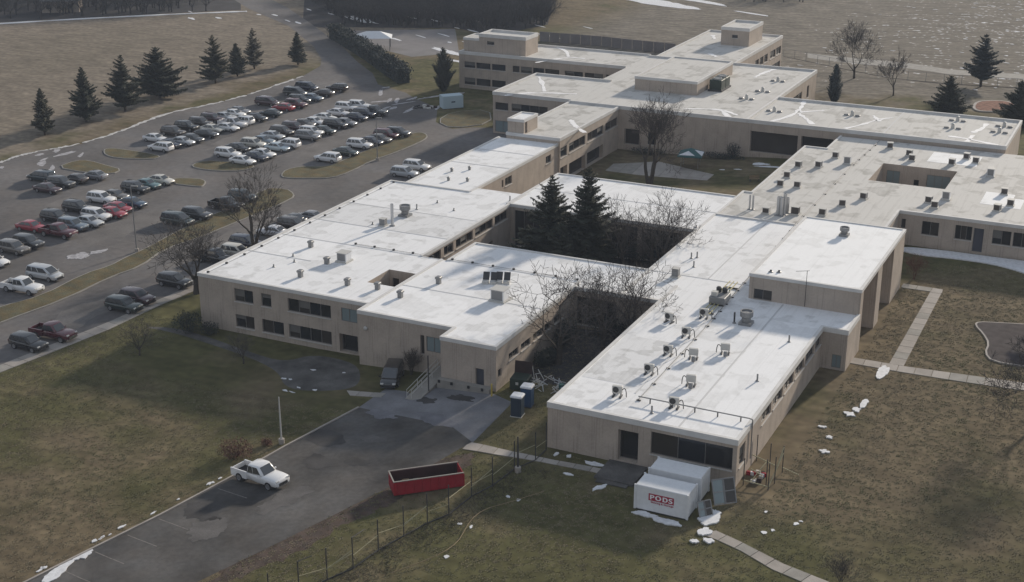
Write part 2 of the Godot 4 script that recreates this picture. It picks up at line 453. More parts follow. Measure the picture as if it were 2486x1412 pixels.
func bare_tree(called: String, label: String, x: float, z: float, h: float, seed_: int, depth := 5, spread := 0.75, group := "", stems := 1, m: Material = null, trunk := 0.24, thick := 0.022, cat := "tree") -> Node3D:
	var t := thing(called, Vector3(x, ground_y(x) - 0.05, z), 0, label, cat, group)
	var a := bare_meshes(h, seed_, depth, spread, 5 if stems == 1 else 3, trunk, stems, thick)
	# scale to the height seen
	var top: float = maxf(a[0].get_aabb().end.y, a[1].get_aabb().end.y)
	t.scale = Vector3.ONE * h / top
	part("trunk", a[0], m if m else M.bark_bare, t)
	part("crown", a[1], m if m else M.twig, t)
	return t
func bush(called: String, label: String, x: float, z: float, rx: float, h: float, rz: float, n: int, leaf: float, m: Material, seed_: int, group := "", y0 := 0.0) -> void:
	var g := RandomNumberGenerator.new(); g.seed = seed_
	var t := thing(called, Vector3(x, ground_y(x) + y0, z), 0, label, "shrub", group)
	var st := start(); var tk := start()
	for k in 9:
		var a := g.randf() * TAU
		tube(tk, Vector3.ZERO, Vector3(cos(a) * rx * 0.6, h * g.randf_range(0.5, 0.85), sin(a) * rz * 0.6), 0.035, 0.012, 4, false)
	for k in n:
		var v := Vector3(g.randfn(), g.randfn(), g.randfn()).normalized() * pow(g.randf(), 0.4)
		v *= 1.0 + 0.18 * sin(v.x * 5.0 + seed_) * sin(v.z * 6.0)
		var c := Vector3(v.x * rx, h * (0.5 + 0.5 * v.y), v.z * rz)
		var a := Vector3(g.randf_range(-1, 1), g.randf_range(-1, 1), g.randf_range(-1, 1)).normalized() * leaf
		var b := a.cross(Vector3(g.randf_range(-1, 1), 1, g.randf_range(-1, 1))).normalized() * leaf * 0.6
		tri(st, c - a, c + b, c + a)
	part("stem", done(tk), M.bark, t)
	part("foliage", done(st), m, t)
# ---------------------------------------------------------------- vehicles
var car_mesh := {}
func loft(st: SurfaceTool, secs: Array) -> void: # secs: arrays of Vector3 rings (same count)
	var n: int = secs[0].size()
	for i in secs.size() - 1:
		for k in n:
			var m := (k + 1) % n
			quad(st, secs[i][k], secs[i][m], secs[i + 1][m], secs[i + 1][k])
	for k in range(1, n - 1):
		tri(st, secs[0][0], secs[0][k + 1], secs[0][k])
		tri(st, secs[-1][0], secs[-1][k], secs[-1][k + 1])
func car_parts(kind: String) -> Dictionary:
	if car_mesh.has(kind): return car_mesh[kind]
	# s: [x, bottom, shoulder height, half width] from tail to nose; belt: greenhouse foot and roof
	var d: Dictionary = {
		"sedan": {"L": 4.7, "s": [[-2.35, 0.42, 0.86, 0.76], [-2.22, 0.3, 0.98, 0.86], [-1.6, 0.26, 1.0, 0.9], [-0.6, 0.22, 0.98, 0.91], [0.7, 0.22, 0.97, 0.91], [1.5, 0.25, 0.9, 0.9], [2.1, 0.27, 0.78, 0.86], [2.33, 0.38, 0.64, 0.7]], "foot": [-1.85, 1.15], "roof": [-0.95, 0.35], "h": 1.46, "wb": [-1.38, 1.4], "r": 0.33, "split": [-0.35]},
		"suv": {"L": 4.75, "s": [[-2.36, 0.5, 0.98, 0.8], [-2.28, 0.36, 1.08, 0.9], [-1.6, 0.32, 1.1, 0.94], [-0.4, 0.28, 1.09, 0.95], [0.8, 0.28, 1.08, 0.95], [1.5, 0.3, 1.04, 0.94], [2.15, 0.33, 0.95, 0.9], [2.36, 0.42, 0.78, 0.76]], "foot": [-2.3, 1.2], "roof": [-1.95, 0.35], "h": 1.72, "wb": [-1.4, 1.42], "r": 0.37, "split": [-1.15, -0.2]},
		"van": {"L": 5.1, "s": [[-2.54, 0.45, 0.98, 0.84], [-2.46, 0.32, 1.08, 0.95], [-1.6, 0.28, 1.1, 0.98], [-0.4, 0.25, 1.08, 0.99], [1.0, 0.25, 1.05, 0.99], [1.8, 0.28, 0.98, 0.96], [2.35, 0.3, 0.86, 0.9], [2.54, 0.4, 0.7, 0.76]], "foot": [-2.46, 1.75], "roof": [-2.2, 0.6], "h": 1.78, "wb": [-1.5, 1.5], "r": 0.35, "split": [-1.35, -0.1]},
		"pickup": {"L": 5.8, "s": [[0.0, 0.42, 1.2, 0.97], [0.5, 0.38, 1.2, 0.99], [1.3, 0.38, 1.21, 0.99], [2.1, 0.4, 1.19, 0.98], [2.72, 0.44, 1.12, 0.95], [2.9, 0.52, 0.98, 0.88]], "foot": [-0.8, 1.3], "roof": [-0.66, 0.62], "h": 1.96, "wb": [-1.8, 1.9], "r": 0.42, "split": [0.1]}}[kind]
	var st := start(); st.set_smooth_group(0)
	var secs := []
	var rows: Array = d.s
	if kind == "pickup": rows = [[-0.8, 0.42, 1.2, 0.975]] + rows
	for q in rows:
		var x: float = q[0]; var b: float = q[1]; var t: float = q[2]; var w: float = q[3]
		var ring := []
		for z in [-1.0, 1.0]:
			var half := [Vector3(x, b, w * 0.86), Vector3(x, b + 0.12, w * 0.97), Vector3(x, lerpf(b, t, 0.6), w), Vector3(x, t - 0.07, w * 0.96), Vector3(x, t, w * 0.84)]
			if z < 0:
				for v in half: ring.append(Vector3(v.x, v.y, -v.z))
			else:
				half.reverse()
				for v in half: ring.append(v)
		secs.append(ring)
	loft(st, secs)
	var W: float = rows[3][3]
	# greenhouse: painted shell, panes lie just proud of it
	var f0: float = d.foot[0]; var f1: float = d.foot[1]; var r0: float = d.roof[0]; var r1: float = d.roof[1]; var hh: float = d.h
	var bh: float = rows[3][2] - 0.03
	var wf := W * (0.9 if kind == "sedan" else 0.94); var wr := W * (0.74 if kind == "sedan" else 0.8)
	var shell := func(k: float, e: float) -> Array: # ring at share k of the height
		var x0 := lerpf(f0, r0, k) - e; var x1 := lerpf(f1, r1, k) + e; var w := lerpf(wf, wr, k) + e; var y := lerpf(bh, hh, k)
		return [Vector3(x0 + 0.1, y, w), Vector3(x1 - 0.16, y, w), Vector3(x1, y, w * 0.8), Vector3(x1, y, -w * 0.8), Vector3(x1 - 0.16, y, -w), Vector3(x0 + 0.1, y, -w), Vector3(x0, y, -w * 0.85), Vector3(x0, y, w * 0.85)]
	var g := [shell.call(0.0, 0.0), shell.call(0.5, 0.01), shell.call(0.92, 0.0)]
	var cap := []
	for v in shell.call(1.0, 0.0): cap.append(Vector3(lerpf(v.x, (r0 + r1) * 0.5, 0.1), v.y, v.z * 0.88))
	g.append(cap)
	loft(st, g)
	if kind == "pickup":
		st.set_smooth_group(-1)
		var bw := 0.97
		box(st, Vector3(-2.82, 0.45, bw - 0.12), Vector3(-0.8, 1.19, bw)); box(st, Vector3(-2.82, 0.45, -bw), Vector3(-0.8, 1.19, -bw + 0.12))
		box(st, Vector3(-2.85, 0.5, -bw + 0.122), Vector3(-2.76, 1.1, bw - 0.122)); box(st, Vector3(-0.86, 0.45, -bw + 0.122), Vector3(-0.802, 1.11, bw - 0.122))
	var out := {"d": d, "body": done(st)}
	if kind == "pickup":
		st = start(); box(st, Vector3(-2.755, 0.5, -0.845), Vector3(-0.865, 0.68, 0.845)); out["bed"] = done(st)
	var P := func(k: float, along: float, sidez: float) -> Vector3: # point on the side of the shell
		var x0 := lerpf(f0, r0, k) + 0.12; var x1 := lerpf(f1, r1, k) - 0.18
		return Vector3(lerpf(x0, x1, along), lerpf(bh, hh, k), sidez * (lerpf(wf, wr, k) + 0.018))
	var cuts := [0.02]
	for c in d.split: cuts.append((c - f0) / (f1 - f0))
	cuts.append(0.98)
	for s in [1.0, -1.0]:
		st = start()
		for k in cuts.size() - 1:
			var a: float = cuts[k] + (0.02 if k > 0 else 0.0); var b: float = cuts[k + 1] - (0.02 if k < cuts.size() - 2 else 0.0)
			var q := [P.call(0.12, a, s), P.call(0.12, b, s), P.call(0.86, b, s), P.call(0.86, a, s)]
			if s > 0: quad(st, q[0], q[1], q[2], q[3])
			else: quad(st, q[1], q[0], q[3], q[2])
		out["side%d" % int(s)] = done(st)
	var F := func(k: float, z: float, front: bool) -> Vector3:
		var x := (lerpf(f1, r1, k) + 0.02) if front else (lerpf(f0, r0, k) - 0.02)
		return Vector3(x, lerpf(bh, hh, k), z * lerpf(wf, wr, k) * (0.78 if front else 0.8))
	st = start(); quad(st, F.call(0.06, 1, true), F.call(0.06, -1, true), F.call(0.88, -1, true), F.call(0.88, 1, true)); out["front"] = done(st)
	st = start(); quad(st, F.call(0.16, -1, false), F.call(0.16, 1, false), F.call(0.85, 1, false), F.call(0.85, -1, false)); out["back"] = done(st)
	var r: float = d.r
	st = start(); st.set_smooth_group(-1)
	var tx := Transform3D(Basis(Vector3.RIGHT, PI / 2), Vector3.ZERO)
	lathe(st, [Vector2(0.02, -0.11), Vector2(r - 0.03, -0.11), Vector2(r, -0.07), Vector2(r, 0.07), Vector2(r - 0.03, 0.11), Vector2(r * 0.66, 0.11)], 18, tx); out["tyre"] = done(st)
	st = start(); lathe(st, [Vector2(r * 0.66, 0.108), Vector2(r * 0.6, 0.085), Vector2(r * 0.2, 0.1), Vector2(0.01, 0.112)], 14, tx); out["rim"] = done(st)
	var nose: Array = rows[-2]; var tail: Array = rows[1]
	var ty: float = tail[2]
	if kind == "pickup": tail = [-2.83, 0.4, 1.1, 0.97]; ty = 1.1
	st = start(); cbox(st, Vector3(nose[0] + 0.1, nose[2] - 0.13, 0), Vector3(0.2, 0.13, 0.34)); out["lamp"] = done(st)
	out["lampz"] = nose[3] * 0.72
	st = start(); cbox(st, Vector3(tail[0] - 0.015, ty - 0.16, 0), Vector3(0.1, 0.22, 0.2)); out["tail"] = done(st)
	out["tailz"] = tail[3] * 0.84
	st = start(); cbox(st, Vector3(nose[0] + 0.2, nose[1] + 0.2, 0), Vector3(0.12, 0.24, nose[3] * 1.1)); out["grille"] = done(st)
	st = start(); cbox(st, Vector3(nose[0] + 0.16, nose[1] + 0.04, 0), Vector3(0.2, 0.12, nose[3] * 1.7)); out["bumper"] = done(st)
	st = start(); cbox(st, Vector3(f1 - 0.35, bh + 0.06, 0), Vector3(0.12, 0.13, 0.2)); out["mirror"] = done(st)
	out["mz"] = W + 0.09
	car_mesh[kind] = out
	return out
func car(called: String, label: String, kind: String, paint: Material, at: Vector3, turn: float, group: String, cat: String, grille: Material) -> Node3D:
	var c := car_parts(kind)
	var t := thing(called, at, turn, label, cat, group)
	part("body", c.body, paint, t)
	part("windshield", c.front, M.car_glass, t)
	part("rear_window", c.back, M.car_glass, t)
	part("side_window", c["side1"], M.car_glass, t); part("side_window", c["side-1"], M.car_glass, t)
	if c.has("bed"): part("bed_liner", c.bed, M.tyre, t)
	var W: float = c.d.s[2][3]
	for x in c.d.wb:
		for s in [1.0, -1.0]:
			var w := part("wheel", c.tyre, M.tyre, t)
			w.position = Vector3(x, c.d.r, s * (W - 0.09)); w.rotation.y = 0.0 if s > 0 else PI
			part("rim", c.rim, M.rim, w)
	for s in [1.0, -1.0]:
		part("headlight", c.lamp, M.lamp, t).position.z = s * c.lampz
		part("taillight", c.tail, M.tail, t).position.z = s * c.tailz
		part("mirror", c.mirror, paint, t).position.z = s * c.mz
	part("grille", c.grille, grille, t)
	part("bumper", c.bumper, M.bumper if kind != "pickup" else M.chrome, t)
	return t
# ---------------------------------------------------------------- rooftop equipment and yard things
func ac_unit(x: float, z: float, y: float, turn: float, label: String, group: String, arc := true) -> void:
	var t := thing("roof_condenser", Vector3(x, y, z), turn, label, "condenser", group)
	var st := start(); bevel_box(st, Vector3(-0.48, 0.42, -0.18), Vector3(0.48, 1.12, 0.18), 0.03); part("casing", done(st), M.metal_pale, t)
	st = start()
	var tx := Transform3D(Basis(Vector3.RIGHT, PI / 2), Vector3(-0.12, 0.77, 0.185))
	lathe(st, [Vector2(0.3, -0.005), Vector2(0.3, 0.02), Vector2(0.26, 0.02), Vector2(0.25, 0.0), Vector2(0.01, 0.005)], 14, tx); part("fan_grille", done(st), M.dark_metal, t)
	for s in [-0.36, 0.36]:
		st = start(); box(st, Vector3(s - 0.04, 0.09, -0.16), Vector3(s + 0.04, 0.42, 0.16)); part("leg", done(st), M.metal_grey, t)
		st = start(); box(st, Vector3(s - 0.09, 0.0, -0.42), Vector3(s + 0.09, 0.09, 0.42)); part("foot_rail", done(st), M.dark_metal, t)
	if arc:
		st = start(); var pts := []
		for k in 9: pts.append(Vector3(0.48 + 0.42 * sin(PI * k / 8.0 * 0.5) , 0.75 + 0.3 * sin(PI * k / 8.0) - 0.7 * pow(k / 8.0, 2.0), 0.02))
		path_tube(st, pts, 0.045, 5); part("conduit", done(st), M.dark_metal, t)
		st = start(); box(st, Vector3(-0.3, 0.08, -0.95), Vector3(0.1, 0.5, -0.6)); part("control_box", done(st), M.metal_grey, t)
func mushroom_vent(x: float, z: float, y: float, r: float, h: float, label: String, group: String, m: Material) -> void:
	var t := thing("roof_vent", Vector3(x, y, z), 0, label, "vent", group)
	var st := start(); lathe(st, [Vector2(r * 1.35, 0.0), Vector2(r * 1.3, 0.1), Vector2(r * 0.72, 0.18), Vector2(r * 0.7, h * 0.66)], 12); part("curb", done(st), m, t)
	st = start(); lathe(st, [Vector2(r * 0.6, h * 0.6), Vector2(r * 1.1, h * 0.6), Vector2(r * 1.12, h * 0.78), Vector2(r * 0.8, h * 0.95), Vector2(0.01, h)], 12); part("cap", done(st), m, t)
func goose_vent(x: float, z: float, y: float, s: float, label: String, group: String) -> void:
	var t := thing("gooseneck_vent", Vector3(x, y, z), 0, label, "vent", group)
	var st := start(); bevel_box(st, Vector3(-0.3, 0, -0.3) * s, Vector3(0.3, 0.75, 0.3) * s, 0.04); part("duct", done(st), M.metal_grey, t)
	st = start(); bevel_box(st, Vector3(-0.36, 0.751, -0.4) * s, Vector3(0.42, 1.05, 0.45) * s, 0.06); part("hood", done(st), M.metal_grey, t)
func box_vent(x: float, z: float, y: float, w: float, h: float, label: String, group: String, louvre: Material, m: Material, turn := 0.0) -> void:
	var t := thing("box_vent", Vector3(x, y, z), turn, label, "vent", group)
	var st := start(); box(st, Vector3(-w * 0.62, 0, -w * 0.62), Vector3(w * 0.62, 0.2, w * 0.62)); part("curb", done(st), M.metal_pale, t)
	st = start(); bevel_box(st, Vector3(-w * 0.5, 0.2, -w * 0.5), Vector3(w * 0.5, h, w * 0.5), 0.05); part("housing", done(st), m, t)
	st = start(); box(st, Vector3(-w * 0.42, 0.27, w * 0.5), Vector3(w * 0.42, h - 0.08, w * 0.5 + 0.03)); part("louvre", done(st), louvre, t)
	st = start(); box(st, Vector3(-w * 0.56, h, -w * 0.56), Vector3(w * 0.56, h + 0.05, w * 0.56)); part("lid", done(st), M.metal_pale, t)
func pipe_vent(x: float, z: float, y: float, r: float, h: float, label: String, group: String, m: Material) -> void:
	var t := thing("vent_pipe", Vector3(x, y, z), 0, label, "pipe", group)
	var st := start(); lathe(st, [Vector2(r * 2.2, 0), Vector2(r * 2.0, 0.06), Vector2(r, 0.14)], 10); part("flashing", done(st), M.metal_grey, t)
	st = start(); lathe(st, [Vector2(r, 0.1), Vector2(r, h), Vector2(r * 0.7, h), Vector2(r * 0.7, h - 0.1)], 10); part("pipe", done(st), m, t)
func round_fan(x: float, z: float, y: float, r: float, h: float, label: String, group: String, m: Material) -> void:
	var t := thing("roof_fan", Vector3(x, y, z), 0, label, "fan", group)
	var st := start(); box(st, Vector3(-r * 1.1, 0, -r * 1.1), Vector3(r * 1.1, 0.3, r * 1.1)); part("curb", done(st), m, t)
	st = start(); lathe(st, [Vector2(r * 0.75, 0.3), Vector2(r * 0.8, h * 0.5), Vector2(r * 1.15, h * 0.62), Vector2(r * 1.15, h), Vector2(r * 0.95, h), Vector2(r * 0.9, h - 0.15), Vector2(0.02, h - 0.12)], 16); part("housing", done(st), m, t)
func cross_vent(x: float, z: float, y: float, label: String, group: String, m: Material) -> void:
	var t := thing("cross_vent", Vector3(x, y, z), 0, label, "vent", group)
	var st := start(); lathe(st, [Vector2(0.32, 0), Vector2(0.3, 0.1), Vector2(0.24, 0.7), Vector2(0.3, 0.8), Vector2(0.02, 0.95)], 10); part("stack", done(st), M.metal_pale, t)
	for s in [-1.0, 1.0]:
		st = start(); bevel_box(st, Vector3(s * 0.95 - 0.4, 0, -0.3), Vector3(s * 0.95 + 0.4, 0.26, 0.3), 0.05); part("side_hood", done(st), m, t)
func lamp_post(called: String, label: String, x: float, z: float, h: float, m: Material, head := 1) -> void:
	var t := thing(called, Vector3(x, ground_y(x), z), 0.4, label, "lamp post")
	var st := start(); lathe(st, [Vector2(0.3, -0.05), Vector2(0.3, 0.5), Vector2(0.26, 0.55), Vector2(0.02, 0.56)], 12); part("footing", done(st), M.concrete, t)
	st = start(); tube(st, Vector3(0, 0.5, 0), Vector3(0, h, 0), 0.1, 0.06, 8); part("pole", done(st), m, t)
	if head > 0:
		for k in head:
			st = start(); var s := 1.0 if k == 0 else -1.0
			box(st, Vector3(s * 0.06 if s > 0 else -0.95, h - 0.12, -0.16), Vector3(0.95 if s > 0 else -0.06, h + 0.03, 0.16)); part("lamp_head", done(st), M.metal_grey, t)
func fence_line(t: Node3D, st_: Array, h: float, r: float, m: Material) -> void:
	for p in st_:
		var st := start()
		var o := Vector3(p[0], ground_y(p[0]), p[1]) - t.position
		tube(st, o - Vector3(0, 0.3, 0), o + Vector3(0, h, 0), r, r, 6)
		part("post", done(st), m, t)
# ---------------------------------------------------------------- measured places (x, z in metres)
var LOT := [-177.29, -153.2, -179.12, -169.16, -179.97, -175.79, -175.6, -184.33, -175.64, -196.97, -177.8, -210.88, -174, -222.84, -173.03, -234.08, -173.69, -252.52, -176.56, -263.92, -180.35, -270.2, -191.58, -283.91, -214.14, -305.94, -239.68, -324.09, -257.63, -339.44, -276.91, -352.78, -267.5, -363.36, -246.26, -343.16, -230.72, -330.08, -214.17, -314.66, -185.45, -286.89, -171.57, -271.72, -161.54, -261.92, -154.36, -252.29, -144.95, -247.73, -140.12, -243.54, -132.22, -238.22, -128.44, -231, -126.77, -227.65, -123.64, -225.49, -121.31, -224.1, -118.32, -226.99, -115.39, -228.05]
var LOT_TAIL := [-99.6, -228.05, -103.5, -200, -104, -168, -106, -140, -110.4, -134, -111.2, -118, -113.2, -100, -121, -72, -150, -72, -190, -110]
var MEDIAN := [-123.05, -175.15, -121.9, -172.68, -122.22, -162.46, -122.57, -155.78, -122.76, -150.56, -123.91, -144.29, -122.05, -137.3, -122.89, -132.17, -122.36, -123.39, -123.78, -113.64, -124.36, -104.09, -129.35, -108.71, -127.92, -117.79, -126.01, -122.93, -127, -131.61, -126.01, -135.75, -126.47, -138.93, -126.5, -143.23, -127.46, -150.39, -128.35, -160.64, -126.63, -165.49, -129.51, -175.64, -126.14, -177.27]
var ISLE2 := [-130.34, -189.92, -127.41, -191.34, -127.35, -195.23, -127.47, -201, -126.93, -205.07, -126.59, -210.47, -126.48, -216.65, -125.51, -219.21, -123.57, -218.4, -122.01, -216.07, -121.57, -212.25, -121.82, -204.37, -122.7, -198.09, -122.22, -189.83, -122.88, -185.59, -126.2, -183.7, -129.97, -182.14, -131.53, -183.33, -132.79, -186.7, -131.53, -189.34]
var ISLE3 := [-148.96, -182.34, -148.43, -185.58, -144.16, -186.45, -140.81, -186.89, -137.98, -185.91, -138.92, -182.57, -142.43, -180.86, -147.03, -180.64]
var ISLE4 := [-168.99, -183.35, -169.05, -184.59, -167.68, -185.26, -161.15, -185.25, -156.56, -184.37, -157.16, -181.95, -163.11, -179.96, -166.41, -180.82]
var ISLE5 := [-168.21, -170.93, -168.4, -175.88, -166.31, -176.89, -160.72, -175.45, -157.31, -174.77, -156.71, -171.65, -162, -170.49]
var ISLE6 := [-144.77, -171.41, -146.34, -174.19, -142.36, -175.84, -140.29, -175.2, -138.94, -172.9, -138.87, -171.87]
var ISLE7 := [-126.87, -227.98, -128.02, -236.26, -122.25, -241.46, -116.52, -231.15, -121.45, -224.03]
var DRIVE := [-71.55, -110.99, -73.46, -100.34, -74.4, -93.13, -75.85, -84.7, -77.5, -77.3, -78.87, -70.85, -80.09, -61.42, -64.82, -67.03, -65.13, -76.26, -62.43, -84.46, -59.17, -95.21, -57.37, -101.92, -56.71, -105.27, -56.16, -106.93, -59.85, -109.54, -67.03, -110.44]
var PAD := [-71.55, -110.99, -67.03, -110.44, -59.85, -109.54, -56.16, -106.93, -56.7, -116.08, -57, -116.97, -59.43, -118.15, -63.6, -118.63, -66.85, -119.13, -66.64, -115.1, -68.96, -116.19, -71.45, -116.29]
var WALK_W := [-113.9, -94.38, -112.73, -102.55, -111.83, -108.56, -110.6, -117.82, -110.44, -126.28, -109.69, -134.06, -111.05, -135.81, -111.86, -128.01, -112.28, -119.53, -113.5, -110.32, -114.27, -104.09, -115.39, -95.76]
var WALK_D := [-56.71, -105.27, -56.27, -106.89, -53.75, -106.72, -51.43, -106.59, -47.69, -106.65, -43.66, -106.96, -40.62, -106.99, -40.31, -105.73, -43.28, -106.06, -48.97, -105.75, -53.09, -105.39]
var STEP_D := [-75.27, -114.57, -70.74, -115.1, -70.66, -113.96, -74.18, -113.5]
var FRONT_PATH := [-107.99, -120.27, -103.26, -120.52, -96.36, -119.35, -89.62, -118.03, -84.9, -116.07, -82.19, -112.94, -78.64, -113.16, -75.11, -114.97, -75.15, -117.36, -78.49, -121.88, -84.68, -122.27, -86.15, -118.67, -91.89, -119.6, -97.6, -120.98, -103.75, -121.89]
var WALK_A := [-24.28, -168.71, -22.99, -169.34, -22.61, -143.25, -24.15, -143.25]
var WALK_B := [-28.59, -143.25, -24.15, -143.25, -22.61, -143.25, -16.77, -143.75, -10.31, -144.27, -5.7, -144.64, -5.5, -142.47, -10.07, -142.29, -16.45, -141.75, -22.83, -141.54, -28.37, -141.58]
var WALK_C := [-28, -169.72, -23.04, -169.64, -22.9, -168.24, -27.79, -168.16]
var WALK_P := [-30.86, -99.75, -29.85, -100.85, -27.34, -99.96, -23.33, -98.17, -16.92, -96.42, -17.91, -95.17, -23.86, -96.94, -26.99, -98.6, -29.51, -99.5]
var PATIO := [-84.58, -209.52, -85.63, -213.72, -78.46, -218.17, -74.56, -216.15, -66.27, -211.2, -66.19, -207.4]
var COURT := [-195.63, -305.85, -172.28, -320.65, -155.76, -291.79, -163.31, -282.4, -177.84, -288.77]
var PLAY := [-17.65, -158.9, -17.46, -160.14, -15.35, -160.88, -10.94, -162.16, -7.78, -149.1, -10.83, -148.6, -14.3, -148.67, -15.34, -150.73, -15.34, -153.77, -16.31, -156.44]
var PLAY2 := [-35.9, -275.28, -35.98, -280.83, -33.83, -283.09, -30.88, -284.12, -28.27, -281.76, -28.19, -275.16, -32.35, -272.76, -34.56, -272.45]
var FARLINE := [-294.99, -263.8, -284.3, -274.71, -271.75, -288.91, -262.51, -297.95, -254.67, -305.63, -244.63, -314.44, -237.7, -320.19]
var FENCE_R := [-82.53, -310.38, -67.48, -302.14, -55.75, -296.49, -44.69, -295.95, -34.26, -297.41, -23.26, -298.79]
var FENCE_F := [-145.03, -313.99, -128.7, -314.48, -117.56, -313.29, -109.06, -312.76]
var ROAD_R := [-81.33, -327.49, -64.12, -319.3, -46.55, -311.78, -21.57, -314.16, -21.06, -308.8, -45.62, -306.31, -64.55, -312.89, -79.68, -321.17]
var HEDGE := [-193.23, -295.69, -185.74, -289.2, -170.14, -275.16, -158.26, -263.51, -150.1, -255.77]
var WOOD_A := [-307.78, -261.85, -286.26, -276.67, -263.91, -299.58, -240.99, -321.82, -272.61, -364.96, -399.6, -303.24]
var WOOD_B := [-210.73, -307.59, -202.31, -307.45, -198.64, -310.63, -183.01, -316.83, -172.39, -321.99, -159.71, -315.91, -153.28, -336.96, -163.73, -362.65, -180.76, -382.29, -240.66, -353.18]
var ROADC := [-255.2, -344.27, -242.33, -334.53, -230.27, -323.81, -203.25, -297.4, -180.09, -273.11]
var WOOD_C := [-121.38, -396.79, -101.58, -404.68, -105.76, -420.6, -125.8, -410.86]
var SPRUCES := [[-186.12, -187.31, 8.71, 2.48], [-186.67, -198.91, 10.42, 3.3], [-185.85, -208.94, 11.19, 3.46], [-187.55, -221.34, 10.61, 4.64], [-186.25, -238.2, 10.56, 3.28], [-186.5, -246.29, 7.31, 2.23], [-188.04, -254.66, 9.12, 2.76], [-181.91, -262.91, 7.48, 2.4]]
var SPRUCES_R := [[-37.36, -296.35, 10.87, 3.5], [-38.5, -263.42, 8.24, 3.46], [-26.18, -264.01, 8.33, 3.85]]
var COLUMN := [-60.97, -269.4, 7.78, 1.67]
var DARKCON := [-138.45, -252.23, 8.95, 2.34]
var BARE_R := [[-63.25, -296.46, 12.38, 0], [-51.7, -280, 10.02, 0]]
var BIGTREE := [-74.57, -203.85, 15.63, 0]
var LOTTREES := [[-108.98, -132.38, 9.99, 0], [-111.02, -147.61, 12.94, 0]]
var FRONTTREES := [[-102.13, -113.27, 4.63, 0], [-90.09, -116.49, 4.08, 0]]
var AC := [[-43.88, -113.1], [-43.03, -119.34], [-43, -124.68], [-40.38, -125], [-37.89, -127.64], [-38.43, -118.61], [-42.96, -130.12], [-43.04, -136.14], [-46, -133.34], [-38.16, -113.02]]
var GOOSE := [[-94.93, -137.86], [-89.89, -128.1], [-83.41, -128.11], [-79.57, -128.45], [-75.87, -127.26], [-74.21, -133.21], [-89.69, -133.44]]
var BIGBOX := [[-88.3, -135.13], [-65.4, -131.47]]
var CHAIRS := [[-68.84, -135.82], [-67.46, -136.49]]
var STACK1 := [[-90.26, -149.94]]
var FAN1 := [[-90.95, -154.45]]
var PIPES_S := [[-91.05, -157.76], [-81.39, -166.79], [-90.04, -161.71], [-86.25, -159.45], [-92.87, -149.26], [-94.76, -129.64], [-94.93, -133.97], [-93.57, -132.23], [-50.46, -147.91], [-54.31, -166.63], [-50.81, -154.55], [-50.28, -155.15], [-49.5, -151.64], [-32.87, -133.51], [-32.95, -122.36], [-39.61, -111.02]]
var M16V := [[-95.91, -176.85], [-93.97, -178.82], [-94, -172.28], [-91.32, -173.1]]
var FAN2 := [[-38.39, -136.51]]
var TPIPE := [[-39.62, -136.18]]
var GYMFAN := [[-34.26, -162.62]]
var GYMDOTS := [[-38.56, -145.89], [-37.69, -146.16]]
var PLAT := [[-42.96, -141.36]]
var LINKBOX := [[-50.26, -147.37]]
var BOXV := [[-40.19, -219.12], [-36.54, -215.82], [-35.61, -212.99], [-29.71, -213.19], [-28.24, -217.65], [-26.61, -215.76], [-46.51, -209.59], [-50.18, -201.66], [-47.45, -202.99], [-50.19, -195.3], [-49.8, -190.4], [-47.45, -190.83], [-37.62, -189.18], [-39.5, -184.53], [-40.89, -179.2], [-29.15, -191.31], [-28.01, -189.26], [-23.75, -210.91], [-20.36, -200.05], [-20.11, -191.39], [-18.82, -194.59]]
var WHITEV := [[-44, -206.77], [-23.48, -209.03], [-27.28, -193.98]]
var STACKS2 := [[-50.45, -177.49], [-50, -177.5], [-46.25, -176.59], [-45.75, -176.42], [-45.51, -176.96], [-46.52, -178.56], [-45.46, -178.23]]
var CROSSV := [[-69.2, -247.36], [-70.01, -240.05], [-69.22, -257.52], [-62.83, -232.67], [-50.03, -235.45], [-33.06, -233.53], [-33.21, -239.27], [-25.77, -233.94], [-25.61, -238.42]]
var SNOWLINES := [[[-61.72, -224.09], [-59.15, -231.36], [-59.36, -237.53], [-60.36, -243.24]], [[-58.73, -233.28], [-56.15, -229.44], [-54.49, -226.31]], [[-58.98, -234.2], [-55.33, -237.37]], [[-49.01, -225.77], [-46.92, -229.99], [-45.53, -234.61], [-43.47, -237.28]], [[-46.82, -237.35], [-44.89, -233.26]], [[-32.91, -228.02], [-30.31, -227.78], [-24.91, -225.39]], [[-29.69, -232.04], [-28.61, -235.69], [-28.52, -239.58]], [[-122.86, -272.31], [-118.16, -269.31], [-114.81, -262.79]], [[-118.32, -254.26], [-114.81, -262.79], [-111.06, -262.64]], [[-111.86, -241.92], [-108.12, -235.69], [-105.27, -230.22]], [[-110.32, -223.87], [-107.14, -228.52], [-99.12, -230.86]], [[-77.57, -227.97], [-73.7, -229.85], [-70.73, -229.88], [-67.68, -227.21]], [[-71.57, -230.18], [-67.71, -223.82]], [[-88.68, -269.63], [-87.77, -264.4], [-91.04, -261.43]], [[-73.07, -268.79], [-74.11, -263.79], [-74.26, -259.33]], [[-92.07, -211.98], [-89.69, -208.23], [-86.26, -204.54]], [[-29.57, -225.17], [-29.3, -230.38]], [[-96.22, -300.38], [-94.18, -295.63]], [[-89.86, -278.94], [-87.34, -276.14]]]
var FENCE := [[-57.39, -75.25], [-56.25, -77.62], [-55.31, -80.18], [-54.31, -82.45], [-53.96, -85.79], [-53.19, -88.65], [-52.44, -91.36], [-51.48, -93.44], [-51.2, -97.15], [-50.41, -99.71], [-50.02, -103.41], [-49.04, -105.9], [-49.03, -108.26]]
